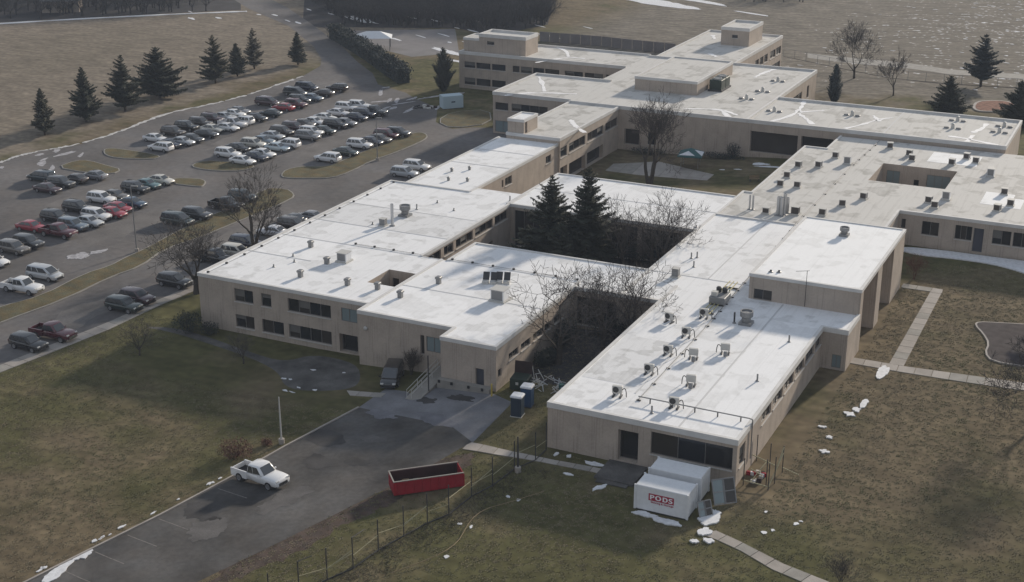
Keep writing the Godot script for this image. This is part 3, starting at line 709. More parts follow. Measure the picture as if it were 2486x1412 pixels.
var CARS := [[-164.71, -240.79, "van", "navy", 1, "navy blue minivan parked at row end by charcoal minivan, conifer verge row"], [-163.98, -235.42, "van", "charcoal", 1, "charcoal minivan parked between navy blue minivan and dark maroon minivan, conifer verge row"], [-158.53, -242.83, "suv", "brown_black", -1, "blackish brown wagon parked at row end by dark brown sedan, second row from conifers"], [-158.59, -237.73, "sedan", "dark_brown", -1, "dark brown sedan parked between blackish brown wagon and steel blue sedan, second row from conifers"], [-158.17, -233.02, "sedan", "steel_blue", 1, "steel blue sedan parked between dark brown sedan and black wagon, second row from conifers"], [-163.84, -225.48, "van", "dark_maroon", 1, "dark maroon minivan parked between charcoal minivan and grey sedan, conifer verge row"], [-159.29, -230.07, "suv", "black", 1, "black wagon parked between steel blue sedan and wine red wagon, second row from conifers"], [-157.66, -226.44, "suv", "wine_red", 1, "wine red wagon parked between black wagon and bright red sedan, second row from conifers"], [-158.46, -223.17, "sedan", "red", -1, "bright red sedan parked between wine red wagon and dark teal sedan, second row from conifers"], [-157.78, -217.88, "sedan", "dark_teal", -1, "dark teal sedan parked between bright red sedan and black sedan, second row from conifers"], [-158.14, -213.62, "sedan", "black", 1, "black sedan parked between dark teal sedan and white wagon, second row from conifers"], [-147.08, -228.41, "suv", "white", 1, "white wagon parked between white wagon and pearl white sedan, middle lot row"], [-145.74, -230.79, "suv", "white", 1, "white wagon parked at row end by white wagon, middle lot row"], [-140.33, -227.45, "pickup", "charcoal", 1, "charcoal pickup parked at row end by navy blue wagon, middle aisle row"], [-141.16, -225.3, "suv", "navy", 1, "navy blue wagon parked between charcoal pickup and navy blue sedan, middle aisle row"], [-141.24, -222.35, "sedan", "navy", 1, "navy blue sedan parked between navy blue wagon and grey sedan, middle aisle row"], [-146.19, -223.95, "sedan", "pearl", 1, "pearl white sedan parked between white wagon and white sedan, middle lot row"], [-140.65, -217.62, "sedan", "grey", 1, "grey sedan parked between navy blue sedan and black wagon, middle aisle row"], [-141.37, -215.41, "suv", "black", 1, "black wagon parked between grey sedan and dark green sedan, middle aisle row"], [-146.24, -219.41, "sedan", "white", 1, "white sedan parked between pearl white sedan and white sedan, middle lot row"], [-140.86, -210.65, "sedan", "dark_green", 1, "dark green sedan parked between black wagon and white wagon, middle aisle row"], [-146.35, -215.74, "sedan", "white", 1, "white sedan parked between white sedan and taupe sedan, middle lot row"], [-147.16, -213.59, "sedan", "taupe", 1, "taupe sedan parked between white sedan and dark maroon wagon, middle lot row"], [-147.09, -210.11, "suv", "dark_maroon", 1, "dark maroon wagon parked between taupe sedan and dark brown wagon, middle lot row"], [-142.09, -208.5, "suv", "white", 1, "white wagon parked between dark green sedan and grey wagon, middle aisle row"], [-140.96, -205.65, "suv", "grey", 1, "grey wagon parked between white wagon and white wagon, middle aisle row"], [-147.09, -206.35, "suv", "dark_brown", 1, "dark brown wagon parked between dark maroon wagon and silver sedan, middle lot row"], [-146.96, -203.22, "sedan", "silver", 1, "silver sedan parked between dark brown wagon and steel blue sedan, middle lot row"], [-146.55, -199.59, "sedan", "steel_blue", 1, "steel blue sedan parked between silver sedan and beige wagon, middle lot row"], [-146.43, -196.61, "suv", "beige", 1, "beige wagon parked between steel blue sedan and black sedan, middle lot row"], [-141.3, -196.57, "sedan", "pale_blue", 1, "pale blue sedan parked between white wagon and white sedan, middle aisle row"], [-140.95, -199.27, "suv", "white", -1, "white wagon parked between grey wagon and pale blue sedan, middle aisle row"], [-146.37, -189.14, "suv", "white", 1, "white wagon parked between black sedan and beige sedan, middle lot row"], [-141.42, -186.57, "sedan", "white", 1, "white sedan parked between navy blue sedan and dark blue sedan, middle aisle row"], [-147.37, -193.35, "sedan", "black", 1, "black sedan parked between beige wagon and white wagon, middle lot row"], [-141.07, -189.75, "sedan", "navy", 1, "navy blue sedan parked between white sedan and white sedan, middle aisle row"], [-141.05, -191.94, "sedan", "white", 1, "white sedan parked between pale blue sedan and navy blue sedan, middle aisle row"], [-164.89, -192.42, "sedan", "white", 1, "white sedan parked between dark brown wagon and dark teal minivan, conifer verge row"], [-159.59, -187.52, "suv", "white", -1, "white wagon parked between navy blue sedan and grey sedan, second row from conifers"], [-160.03, -190.27, "sedan", "navy", 1, "navy blue sedan parked between silver sedan and white wagon, second row from conifers"], [-158.96, -192.68, "sedan", "silver", 1, "silver sedan parked between charcoal sedan and navy blue sedan, second row from conifers"], [-164.91, -197.5, "suv", "dark_brown", 1, "dark brown wagon parked between black wagon and white sedan, conifer verge row"], [-158.81, -195.12, "sedan", "charcoal", 1, "charcoal sedan parked between charcoal sedan and silver sedan, second row from conifers"], [-165.28, -201.85, "suv", "black", 1, "black wagon parked between dark brown wagon and dark brown wagon, conifer verge row"], [-158.75, -199.27, "sedan", "charcoal", 1, "charcoal sedan parked between beige sedan and charcoal sedan, second row from conifers"], [-164.83, -205.42, "suv", "dark_brown", 1, "dark brown wagon parked between dark maroon wagon and black wagon, conifer verge row"], [-160, -202.63, "sedan", "beige", 1, "beige sedan parked between white sedan and charcoal sedan, second row from conifers"], [-158.19, -204.78, "sedan", "white", 1, "white sedan parked between pearl white pickup and beige sedan, second row from conifers"], [-164.91, -209.07, "suv", "dark_maroon", 1, "dark maroon wagon parked between silver sedan and dark brown wagon, conifer verge row"], [-163.99, -211.66, "sedan", "silver", 1, "silver sedan parked between white sedan and dark maroon wagon, conifer verge row"], [-158.84, -207.29, "pickup", "pearl", 1, "pearl white pickup parked between white wagon and white sedan, second row from conifers"], [-158.58, -210.02, "suv", "white", -1, "white wagon parked between black sedan and pearl white pickup, second row from conifers"], [-163.77, -214.5, "sedan", "white", 1, "white sedan parked between grey sedan and silver sedan, conifer verge row"], [-164.47, -216.93, "sedan", "grey", 1, "grey sedan parked between dark maroon minivan and white sedan, conifer verge row"], [-129.29, -194.18, "suv", "white", -1, "white wagon parked between dark green sedan and dark teal wagon, grass strip row"], [-128.89, -199.19, "sedan", "dark_green", 1, "dark green sedan parked between white wagon and white wagon, grass strip row"], [-129.29, -204.43, "suv", "white", 1, "white wagon parked between navy blue sedan and dark green sedan, grass strip row"], [-128.84, -207.44, "sedan", "navy", 1, "navy blue sedan parked between taupe sedan and white wagon, grass strip row"], [-128.43, -209.77, "sedan", "taupe", 1, "taupe sedan parked between wine red wagon and navy blue sedan, grass strip row"], [-128.75, -212.71, "suv", "wine_red", 1, "wine red wagon parked between charcoal wagon and taupe sedan, grass strip row"], [-127.51, -214.86, "suv", "charcoal", 1, "charcoal wagon parked at row end by wine red wagon, grass strip row"], [-113.03, -196.19, "suv", "white", 1, "white wagon parked at row end by silver wagon, row beside the building"], [-112.76, -191.66, "suv", "silver", 1, "silver wagon parked between white wagon and grey sedan, row beside the building"], [-164.6, -163.81, "van", "dark_teal", -1, "dark teal minivan parked at row end by white sedan, conifer verge row"], [-159.26, -162.46, "suv", "charcoal", 1, "charcoal wagon parked between dark brown sedan and dark maroon sedan, second row from conifers"], [-158.97, -159.18, "sedan", "dark_maroon", 1, "dark maroon sedan parked at row end by charcoal wagon, second row from conifers"], [-159.03, -165.41, "sedan", "dark_brown", -1, "dark brown sedan parked between grey sedan and charcoal wagon, second row from conifers"], [-157.61, -168.33, "sedan", "grey", -1, "grey sedan parked between white wagon and dark brown sedan, second row from conifers"], [-146.49, -165.25, "suv", "black", 1, "black wagon parked between teal sedan and taupe sedan, middle lot row"], [-146.47, -168.03, "sedan", "teal", 1, "teal sedan parked between beige sedan and black wagon, middle lot row"], [-146.03, -170.85, "sedan", "beige", 1, "beige sedan parked between white wagon and teal sedan, middle lot row"], [-147.38, -158.44, "suv", "white", 1, "white wagon parked between taupe sedan and black wagon, middle lot row"], [-146.89, -160.91, "sedan", "taupe", 1, "taupe sedan parked between black wagon and white wagon, middle lot row"], [-141.71, -158.82, "sedan", "dark_blue", 1, "dark blue sedan parked between white sedan and bright red sedan, middle aisle row"], [-141.86, -155.83, "sedan", "red", 1, "bright red sedan parked between dark blue sedan and bright red sedan, middle aisle row"], [-140.93, -153.48, "sedan", "red", 1, "bright red sedan parked between bright red sedan and white wagon, middle aisle row"], [-147.37, -153.15, "suv", "black", 1, "black wagon parked between white wagon and black wagon, middle lot row"], [-142.06, -151.33, "suv", "white", 1, "white wagon parked between bright red sedan and silver sedan, middle aisle row"], [-141.07, -148.57, "sedan", "silver", 1, "silver sedan parked between white wagon and steel blue wagon, middle aisle row"], [-146.85, -147.95, "suv", "black", 1, "black wagon parked between black wagon and bright red sedan, middle lot row"], [-141.82, -146.06, "suv", "steel_blue", 1, "steel blue wagon parked between silver sedan and wine red pickup, middle aisle row"], [-146.88, -143, "sedan", "red", 1, "bright red sedan parked at row end by black wagon, middle lot row"], [-141.43, -142.64, "pickup", "wine_red", 1, "wine red pickup parked between steel blue wagon and charcoal wagon, middle aisle row"], [-141.8, -137.18, "suv", "charcoal", 1, "charcoal wagon parked between wine red pickup and taupe wagon, middle aisle row"], [-141.79, -134.43, "suv", "taupe", 1, "taupe wagon parked between charcoal wagon and white sedan, middle aisle row"], [-140.43, -129.32, "sedan", "white", 1, "white sedan parked at row end by taupe wagon, middle aisle row"], [-130.34, -128.23, "van", "silver", 1, "silver minivan parked between dark green minivan and white pickup, grass strip row"], [-129.33, -123.17, "pickup", "white", 1, "white pickup parked at row end by silver minivan, grass strip row"], [-114.92, -109.3, "suv", "black", 1, "black wagon parked at row end by wine red pickup, row beside the building"], [-114.67, -112.97, "pickup", "wine_red", 1, "wine red pickup parked between dark green wagon and black wagon, row beside the building"], [-113.28, -123.68, "suv", "dark_green", 1, "dark green wagon parked between dark maroon wagon and wine red pickup, row beside the building"], [-113.65, -126.59, "suv", "dark_maroon", 1, "dark maroon wagon parked between black wagon and dark green wagon, row beside the building"], [-113.27, -133.41, "suv", "black", 1, "black wagon parked between black pickup and dark maroon wagon, row beside the building"], [-129.81, -154.73, "van", "dark_green", 1, "dark green minivan parked between charcoal wagon and silver minivan, grass strip row"], [-129, -158.19, "suv", "charcoal", 1, "charcoal wagon parked between black pickup and dark green minivan, grass strip row"], [-127.95, -164.04, "pickup", "black", 1, "black pickup parked between dark teal wagon and charcoal wagon, grass strip row"], [-128.45, -168.85, "suv", "dark_teal", 1, "dark teal wagon parked between white wagon and black pickup, grass strip row"], [-114.17, -156.43, "sedan", "pearl", -1, "pearl white sedan parked between dark brown wagon and navy blue wagon, row beside the building"], [-114.44, -150.38, "suv", "navy", 1, "navy blue wagon parked between pearl white sedan and beige wagon, row beside the building"], [-113.09, -146.51, "suv", "beige", 1, "beige wagon parked between navy blue wagon and black pickup, row beside the building"], [-114.23, -143.22, "pickup", "black", 1, "black pickup parked between beige wagon and black wagon, row beside the building"], [-113.46, -164.83, "sedan", "grey", -1, "grey sedan parked between silver wagon and black sedan, row beside the building"], [-113.27, -160.34, "suv", "dark_brown", 1, "dark brown wagon parked between black sedan and pearl white sedan, row beside the building"], [-114.88, -162.49, "sedan", "black", -1, "black sedan parked between grey sedan and dark brown wagon, row beside the building"]]
# ---------------------------------------------------------------- the scene
func structure(called: String, mesh: Mesh, m: Material) -> MeshInstance3D:
	var o := part(called, mesh, m)
	o.set_meta("kind", "structure")
	return o
func flat(called: String, poly: PackedVector2Array, lift: float, m: Material, skirt := 0.0) -> MeshInstance3D:
	var st := start(); sheet(st, poly, lift, skirt)
	return structure(called, done(st), m)
func snow(label: String, polys: Array, lift: float, m: Material = null) -> void:
	var st := start()
	for p in polys: sheet(st, p, lift, lift * 0.9)
	var o := part("snow", done(st), m if m else M.snow)
	tag(o, label, "snow", "", "stuff")
func slabs(called: String, poly: PackedVector2Array, p: Vector2, q: Vector2, step: float, lift: float) -> void:
	# concrete flags laid end to end along p-q, each its own piece, joints left open
	var host := Node3D.new(); host.name = numbered(called); add_child(host); host.set_meta("kind", "structure")
	var d := (q - p).normalized(); var n := Vector2(-d.y, d.x) * 40.0
	var count := int(p.distance_to(q) / step) + 1
	for k in count:
		var a := p + d * (k * step + 0.03); var b := p + d * ((k + 1) * step - 0.03)
		for c in Geometry2D.intersect_polygons(poly, PackedVector2Array([a - n, b - n, b + n, a + n])):
			var st := start(); sheet(st, c, lift + rng.randf_range(-0.008, 0.008), 0.1)
			part("slab", done(st), [M.concrete, M.concrete_b, M.concrete_c][rng.randi() % 3], host)
func _ready() -> void:
	rng.seed = 11
	# camera
	var cam := Camera3D.new(); cam.name = "camera"; add_child(cam)
	cam.position = Vector3(0, 60, 0)
	cam.rotation = Vector3(deg_to_rad(-20.3), deg_to_rad(25.924), 0)
	cam.fov = 23.53; cam.near = 1.0; cam.far = 4000.0; cam.current = true
	# sky, sun, exposure
	var env := Environment.new()
	env.background_mode = Environment.BG_SKY
	var sm := ProceduralSkyMaterial.new()
	sm.sky_top_color = Color(0.60, 0.64, 0.70); sm.sky_horizon_color = Color(0.76, 0.765, 0.77); sm.sky_curve = 0.2
	sm.ground_bottom_color = Color(0.3, 0.29, 0.27); sm.ground_horizon_color = Color(0.6, 0.6, 0.6); sm.sun_angle_max = 1.0
	sm.sky_energy_multiplier = 1.0
	var sky := Sky.new(); sky.sky_material = sm; env.sky = sky
	env.tonemap_mode = Environment.TONE_MAPPER_LINEAR; env.tonemap_exposure = 1.05
	env.ambient_light_source = Environment.AMBIENT_SOURCE_SKY
	env.sdfgi_enabled = true; env.ssao_enabled = true; env.ssil_enabled = true
	env.fog_enabled = true; env.fog_density = 0.0002; env.fog_light_color = Color(0.62, 0.66, 0.72)
	var we := WorldEnvironment.new(); we.name = "world_environment"; we.environment = env; add_child(we)
	var sun := DirectionalLight3D.new(); sun.name = "sun"; add_child(sun)
	sun.light_energy = 1.6; sun.light_color = Color(1.0, 0.95, 0.88); sun.light_angular_distance = 3.0; sun.shadow_enabled = true
	var toward := Vector3(0.19, tan(deg_to_rad(17.5)), -0.98)
	sun.look_at_from_position(toward * 100.0, Vector3.ZERO)
	materials()
	setting()
	buildings()
	plants()
	roofs()
	vehicles()
	yard()
func materials() -> void:
	M.wall = streaked(0.425, 0.362, 0.305, 12.0, 21)
	M.white_roof = membrane(0.80, 0.80, 0.80, 24.0, 0.22, 31)
	M.white_roof_b = membrane(0.72, 0.72, 0.72, 21.0, 0.26, 32); M.white_roof_c = membrane(0.84, 0.84, 0.84, 27.0, 0.16, 33)
	M.bright_roof = membrane(0.86, 0.86, 0.855, 31.0, 0.13, 35)
	M.tan_roof = membrane(0.565, 0.55, 0.52, 33.0, 0.36, 41)
	M.coping = grain(0.62, 0.61, 0.59, 8.0, 0.10, 0.05, 43, 0.7)
	M.seam = mat(0.56, 0.56, 0.56, 0.85); M.sill = mat(0.5, 0.48, 0.45, 0.8)
	M.asphalt = grain(0.135, 0.126, 0.122, 55.0, 0.28, 0.16, 51, 0.92, 1024, 0.3, 0.03)
	M.drive = grain(0.09, 0.085, 0.081, 31.0, 0.5, 0.18, 52, 0.9, 1024, 0.3, 0.04)
	M.pad = grain(0.175, 0.175, 0.185, 14.0, 0.3, 0.1, 53, 0.85)
	M.concrete = grain(0.33, 0.3, 0.27, 7.0, 0.16, 0.10, 54, 0.9); M.concrete_b = grain(0.28, 0.265, 0.24, 6.0, 0.18, 0.10, 55, 0.9); M.concrete_c = grain(0.36, 0.33, 0.3, 8.0, 0.14, 0.10, 56, 0.9)
	M.verge = grain(0.115, 0.098, 0.055, 13.0, 0.30, 0.32, 57, 1.0, 512, 0.5, 0.16)
	M.tar = grain(0.06, 0.057, 0.056, 9.0, 0.3, 0.15, 76, 0.85, 256); M.worn = grain(0.115, 0.108, 0.104, 9.0, 0.3, 0.15, 77, 0.95, 256); M.pad_b = grain(0.15, 0.15, 0.165, 7.0, 0.3, 0.12, 78, 0.7, 256); M.worn_lot = grain(0.15, 0.14, 0.133, 21.0, 0.25, 0.15, 79, 0.95, 512)
	M.path = grain(0.105, 0.1, 0.095, 9.0, 0.45, 0.2, 58, 0.95)
	M.court = grain(0.19, 0.18, 0.18, 24.0, 0.15, 0.06, 59, 0.9)
	M.mulch = grain(0.06, 0.05, 0.05, 5.0, 0.3, 0.35, 60, 1.0); M.mulch_red = grain(0.2, 0.1, 0.07, 5.0, 0.4, 0.35, 61, 1.0)
	M.snow = grain(0.68, 0.685, 0.7, 2.3, 0.16, 0.12, 62, 0.7, 256, 0.3)
	M.slush = grain(0.36, 0.35, 0.36, 3.0, 0.4, 0.2, 81, 0.6, 256); M.slush_b = grain(0.5, 0.49, 0.48, 3.0, 0.3, 0.2, 82, 0.7, 256); M.soil = grain(0.085, 0.062, 0.05, 7.0, 0.45, 0.3, 83, 1.0, 512, 0.4, 0.08)
	M.ice = grain(0.88, 0.87, 0.86, 5.0, 0.10, 0.05, 63, 0.6, 256)
	M.glass = mat(0.02, 0.021, 0.023, 0.12, 0.0, 0.6); M.glass_b = mat(0.045, 0.04, 0.036, 0.15, 0.0, 0.5); M.glass_c = mat(0.016, 0.02, 0.026, 0.1, 0.0, 0.6)
	M.glass_pale = mat(0.2, 0.25, 0.26, 0.2, 0.0, 0.6); M.door = mat(0.05, 0.055, 0.075, 0.5)
	M.blind = mat(0.13, 0.125, 0.115, 0.8)
	M.frame = mat(0.17, 0.16, 0.15, 0.5)
	M.metal_pale = mat(0.5, 0.49, 0.46, 0.55, 0.0); M.metal_grey = mat(0.24, 0.24, 0.24, 0.5, 0.3); M.dark_metal = mat(0.05, 0.05, 0.052, 0.6, 0.2); M.galv = mat(0.5, 0.51, 0.52, 0.35, 0.7)
	M.louvre = mat(0.07, 0.06, 0.055, 0.6); M.white_paint = grain(0.7, 0.71, 0.72, 2.0, 0.05, 0.03, 64, 0.5, 256)
	M.yellow = mat(0.5, 0.38, 0.08, 0.6); M.pale_yellow = mat(0.34, 0.31, 0.19, 0.7)
	M.bark = grain(0.06, 0.048, 0.038, 1.5, 0.3, 0.4, 65, 1.0, 256); M.bark_bare = grain(0.075, 0.065, 0.056, 1.5, 0.3, 0.35, 66, 1.0, 256); M.twig = mat(0.08, 0.07, 0.064, 1.0)
	M.scrub = mat(0.07, 0.058, 0.045, 1.0)
	M.bark_far = mat(0.045, 0.043, 0.045, 1.0)
	M.needles = mat(0.028, 0.034, 0.022, 0.9); M.needles_b = mat(0.045, 0.046, 0.028, 0.9); M.needles_blue = mat(0.028, 0.04, 0.04, 0.9); M.needles_thin = mat(0.075, 0.07, 0.05, 0.9)
	for k in ["needles", "needles_b", "needles_blue", "needles_thin"]:
		M[k].backlight_enabled = true; M[k].backlight = Color(0.1, 0.1, 0.06)
	M.red_twigs = mat(0.11, 0.05, 0.035, 1.0); M.hedge = mat(0.018, 0.027, 0.024, 0.9)
	M.red_paint = grain(0.3, 0.02, 0.03, 3.0, 0.2, 0.1, 67, 0.55, 256); M.rust_in = grain(0.045, 0.03, 0.028, 3.0, 0.3, 0.2, 68, 0.9, 256)
	M.blue_plastic = mat(0.03, 0.075, 0.16, 0.5); M.dark_blue_plastic = mat(0.016, 0.035, 0.06, 0.5); M.green_bin = mat(0.02, 0.035, 0.025, 0.6)
	M.green_canvas = mat(0.03, 0.1, 0.1, 0.8); M.red_sign = mat(0.35, 0.02, 0.05, 0.6); M.letter = mat(0.85, 0.85, 0.86, 0.6)
	M.blue_box = mat(0.4, 0.5, 0.55, 0.6); M.wood = grain(0.25, 0.19, 0.12, 3.0, 0.2, 0.2, 69, 0.9, 256)
	M.pipe_yellow = mat(0.42, 0.38, 0.2, 0.7)
	M.tyre = mat(0.018, 0.018, 0.019, 0.9); M.rim = mat(0.32, 0.32, 0.33, 0.35, 0.7); M.car_glass = mat(0.045, 0.05, 0.056, 0.04, 0.0, 1.0)
	M.lamp = mat(0.6, 0.6, 0.58, 0.15); M.tail = mat(0.22, 0.01, 0.01, 0.25); M.chrome = mat(0.6, 0.6, 0.6, 0.2, 0.9); M.bumper = mat(0.03, 0.03, 0.032, 0.6); M.grille = mat(0.02, 0.02, 0.022, 0.5)
	M.line = grain(0.19, 0.175, 0.16, 1.3, 0.4, 0.3, 80, 0.95, 256); M.pole_pale = mat(0.42, 0.42, 0.4, 0.6)
	# ground: dry winter grass, fields and wood floor, laid on by world position
	var S := 2048
	var a := nbytes(1024, 71, 0.006, 5); var b := nbytes(1024, 72, 0.02, 4); var c := nbytes(1024, 73, 0.14, 2); var e := nbytes(1024, 74, 0.05, 3)
	var d := PackedByteArray(); d.resize(S * S * 3)
	var lut := PackedByteArray(); lut.resize(4096)
	for k in 4096: lut[k] = s8(k / 4095.0)
	for j in S:
		var z := -460.0 + 440.0 * j / S
		for i in S:
			var x := -300.0 + 440.0 * i / S
			var n1: float = a[((j >> 1) & 1023) * 1024 + ((i >> 1) & 1023)] / 255.0
			var n2: float = b[(j & 1023) * 1024 + ((i + 300) & 1023)] / 255.0
			var n3: float = c[(j & 1023) * 1024 + (i & 1023)] / 255.0
			var n4: float = e[((j * 2) & 1023) * 1024 + ((i >> 1) & 1023)] / 255.0
			# near lawn: olive to brown in patches
			var t := clampf((n1 - 0.5) * 3.0 + (n2 - 0.5) * 1.8 + 0.5, 0.0, 1.0)
			var r := lerpf(0.092, 0.138, t); var g := lerpf(0.087, 0.109, t); var bl := lerpf(0.039, 0.068, t)
			# dry field beyond the conifers
			var w := clampf((-177.0 - x) / 7.0 + (n2 - 0.5) * 1.2, 0.0, 1.0)
			r = lerpf(r, lerpf(0.168, 0.205, n1), w); g = lerpf(g, lerpf(0.143, 0.172, n1), w); bl = lerpf(bl, lerpf(0.108, 0.136, n1), w)
			# rough field behind the buildings
			w = clampf((-272.0 - z) / 12.0 + (n2 - 0.5) * 1.5, 0.0, 1.0) * clampf((x + 150.0) / 14.0, 0.0, 1.0)
			r = lerpf(r, lerpf(0.13, 0.19, n4), w); g = lerpf(g, lerpf(0.118, 0.165, n4), w); bl = lerpf(bl, lerpf(0.095, 0.135, n4), w)
			# old snow flecks lying in the far stubble
			var fl := w * clampf((x + 92.0) / 40.0, 0.0, 1.0) * clampf((-285.0 - z) / 25.0, 0.0, 1.0)
			if fl > 0.02 and n4 * 0.55 + n3 * 0.45 > 0.80 - 0.14 * fl * n1 - 0.05 * fl:
				r = 0.5; g = 0.51; bl = 0.53
			var f := 0.7 + 0.6 * n3
			f *= 0.72 + 0.56 * n4
			f *= 0.85 + 0.3 * n2
			var o := (j * S + i) * 3
			d[o] = lut[clampi(int(r * f * 4095), 0, 4095)]; d[o + 1] = lut[clampi(int(g * f * 4095), 0, 4095)]; d[o + 2] = lut[clampi(int(bl * f * 4095), 0, 4095)]
	M.ground = StandardMaterial3D.new()
	M.ground.albedo_texture = tex(d, S); M.ground.roughness = 1.0; M.ground.metallic_specular = 0.2
	M.turf = mat(1, 1, 1, 1.0); M.turf.vertex_color_use_as_albedo = true
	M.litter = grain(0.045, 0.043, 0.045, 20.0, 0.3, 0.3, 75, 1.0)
func setting() -> void:
	# ground, one sheet to the horizon, bent along the slope between the lot and the upper lawn
	var st := SurfaceTool.new(); st.begin(Mesh.PRIMITIVE_TRIANGLES)
	var xs := [-2500.0, -300.0] + BX + [140.0, 2500.0]; var zs := [-2800.0, -460.0, -20.0, 1500.0]
	for i in xs.size() - 1:
		for j in zs.size() - 1:
			var q := [Vector2(xs[i], zs[j + 1]), Vector2(xs[i + 1], zs[j + 1]), Vector2(xs[i + 1], zs[j]), Vector2(xs[i], zs[j])]
			for k in [0, 2, 1, 0, 3, 2]:
				st.set_uv(Vector2((q[k].x + 300.0) / 440.0, (q[k].y + 460.0) / 440.0)); st.set_normal(Vector3.UP)
				st.add_vertex(Vector3(q[k].x, ground_y(q[k].x), q[k].y))
	structure("ground", st.commit(), M.ground)
	var lot := P2(LOT + LOT_TAIL)
	flat("parking_lot", lot, 0.012, M.asphalt)
	var isles := [MEDIAN, ISLE2, ISLE3, ISLE4, ISLE5, ISLE6, ISLE7]
	for k in isles.size():
		var p := smooth_poly(P2(isles[k]), true, 1)
		flat("kerb", p, 0.13, M.concrete_b, 0.15)
		for q in Geometry2D.offset_polygon(p, -0.2):
			flat("lawn", q, 0.15, M.verge)
	var dr := P2(DRIVE); flat("driveway", dr, 0.012, M.drive)
	flat("loading_pad", P2(PAD), 0.02, M.pad)
	# kerb along the driveway lawn
	var kl := PackedVector2Array()
	for k in 7: kl.append(dr[k])
	flat("kerb", ribbon(kl, 0.22), 0.13, M.concrete, 0.15)
	flat("path", smooth_poly(P2(FRONT_PATH)), 0.012, M.path)
	var w := P2(WALK_W); slabs("sidewalk", w, (w[0] + w[11]) * 0.5, (w[5] + w[6]) * 0.5, 1.9, 0.06)
	w = P2(WALK_D); slabs("sidewalk", w, (w[0] + w[1]) * 0.5, w[6], 1.6, 0.06)
	w = P2(STEP_D); slabs("sidewalk", w, w[0], w[1], 1.6, 0.05)
	w = P2(WALK_A); slabs("sidewalk", w, (w[2] + w[3]) * 0.5, (w[0] + w[1]) * 0.5, 1.9, 0.05)
	w = P2(WALK_B); slabs("sidewalk", w, (w[0] + w[10]) * 0.5, (w[5] + w[6]) * 0.5, 1.8, 0.05)
	w = P2(WALK_C); slabs("sidewalk", w, (w[0] + w[3]) * 0.5, (w[1] + w[2]) * 0.5, 1.8, 0.05)
	w = P2(WALK_P); slabs("sidewalk", w, w[0], w[5], 1.7, 0.05)
	w = P2(PATIO); slabs("patio", w, w[0], w[4], 2.4, 0.04)
	flat("tennis_court", P2(COURT), 0.012, M.court)
	var pl := smooth_poly(P2(PLAY), true, 1)
	flat("playground_border", pl, 0.14, M.concrete_c, 0.16)
	for q in Geometry2D.offset_polygon(pl, -0.22): flat("playground_mulch", q, 0.16, M.mulch)
	pl = smooth_poly(P2(PLAY2), true, 1)
	flat("playground_border", pl, 0.2, M.concrete_c, 0.22)
	for q in Geometry2D.offset_polygon(pl, -0.5): flat("playground_mulch", q, 0.22, M.mulch_red)
	flat("path", P2(ROAD_R), 0.012, M.concrete_b)
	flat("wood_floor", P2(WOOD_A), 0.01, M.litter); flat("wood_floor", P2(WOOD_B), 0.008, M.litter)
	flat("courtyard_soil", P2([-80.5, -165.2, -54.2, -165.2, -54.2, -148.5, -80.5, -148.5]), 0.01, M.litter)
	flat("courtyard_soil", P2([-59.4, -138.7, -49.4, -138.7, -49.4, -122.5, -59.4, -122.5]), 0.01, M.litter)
	# bay lines on the driveway and in the lot
	for k in 6:
		var p := dr[2].lerp(dr[5], 0.1 + 0.15 * k); var d := (dr[5] - dr[2]).normalized(); var n := Vector2(d.y, -d.x)
		if n.x < 0: n = -n
		flat("bay_marking", ribbon(PackedVector2Array([p + n * 0.7, p + n * 4.6]), 0.1), 0.02, M.line)
	for row in [[-161.6, -245.0, -184.0], [-143.9, -232.0, -184.0], [-143.9, -172.0, -130.0], [-131.6, -216.0, -192.0], [-131.6, -172.0, -121.0]]:
		var z: float = row[1]
		while z < row[2]:
			flat("bay_marking", P2([row[0] - 2.4, z, row[0] + 2.4, z, row[0] + 2.4, z + 0.1, row[0] - 2.4, z + 0.1]), 0.02, M.line)
			z += 2.7
	var soil := []
	for k in 9:
		var f := k / 8.0
		var q := dr[8].lerp(dr[11], f); var dd := (dr[11] - dr[8]).normalized(); var nn := Vector2(-dd.y, dd.x)
		if nn.x < 0: nn = -nn
		flat("bare_soil", blob(q + nn * rng.randf_range(0.9, 1.5) + dd * rng.randf_range(-1, 1), rng.randf_range(2.6, 3.4), rng.randf_range(1.2, 1.9), 0.25, 16, dd.angle()), 0.004 + 0.0008 * k, M.soil)
	var sc := start()
	for k in 1500:
		var f := rng.randf() * (FENCE.size() - 3) + 0.5; var i := int(f)
		var q := Vector2(FENCE[i][0], FENCE[i][1]).lerp(Vector2(FENCE[i + 1][0], FENCE[i + 1][1]), f - i) + Vector2(rng.randf_range(-0.5, 3.4) * (0.4 + 0.6 * absf(sin(f * 2.3))), rng.randf_range(-1, 1))
		var o := Vector3(q.x, ground_y(q.x), q.y); var d3 := Vector3(rng.randf_range(-1, 1), rng.randf_range(0.1, 0.9), rng.randf_range(-1, 1)).normalized() * rng.randf_range(0.2, 0.6)
		tube(sc, o, o + d3, 0.018, 0.008, 3, false)
	tag(part("undergrowth", done(sc), M.scrub), "low dark tangle of dead brush along the fence bank", "brush", "", "stuff")
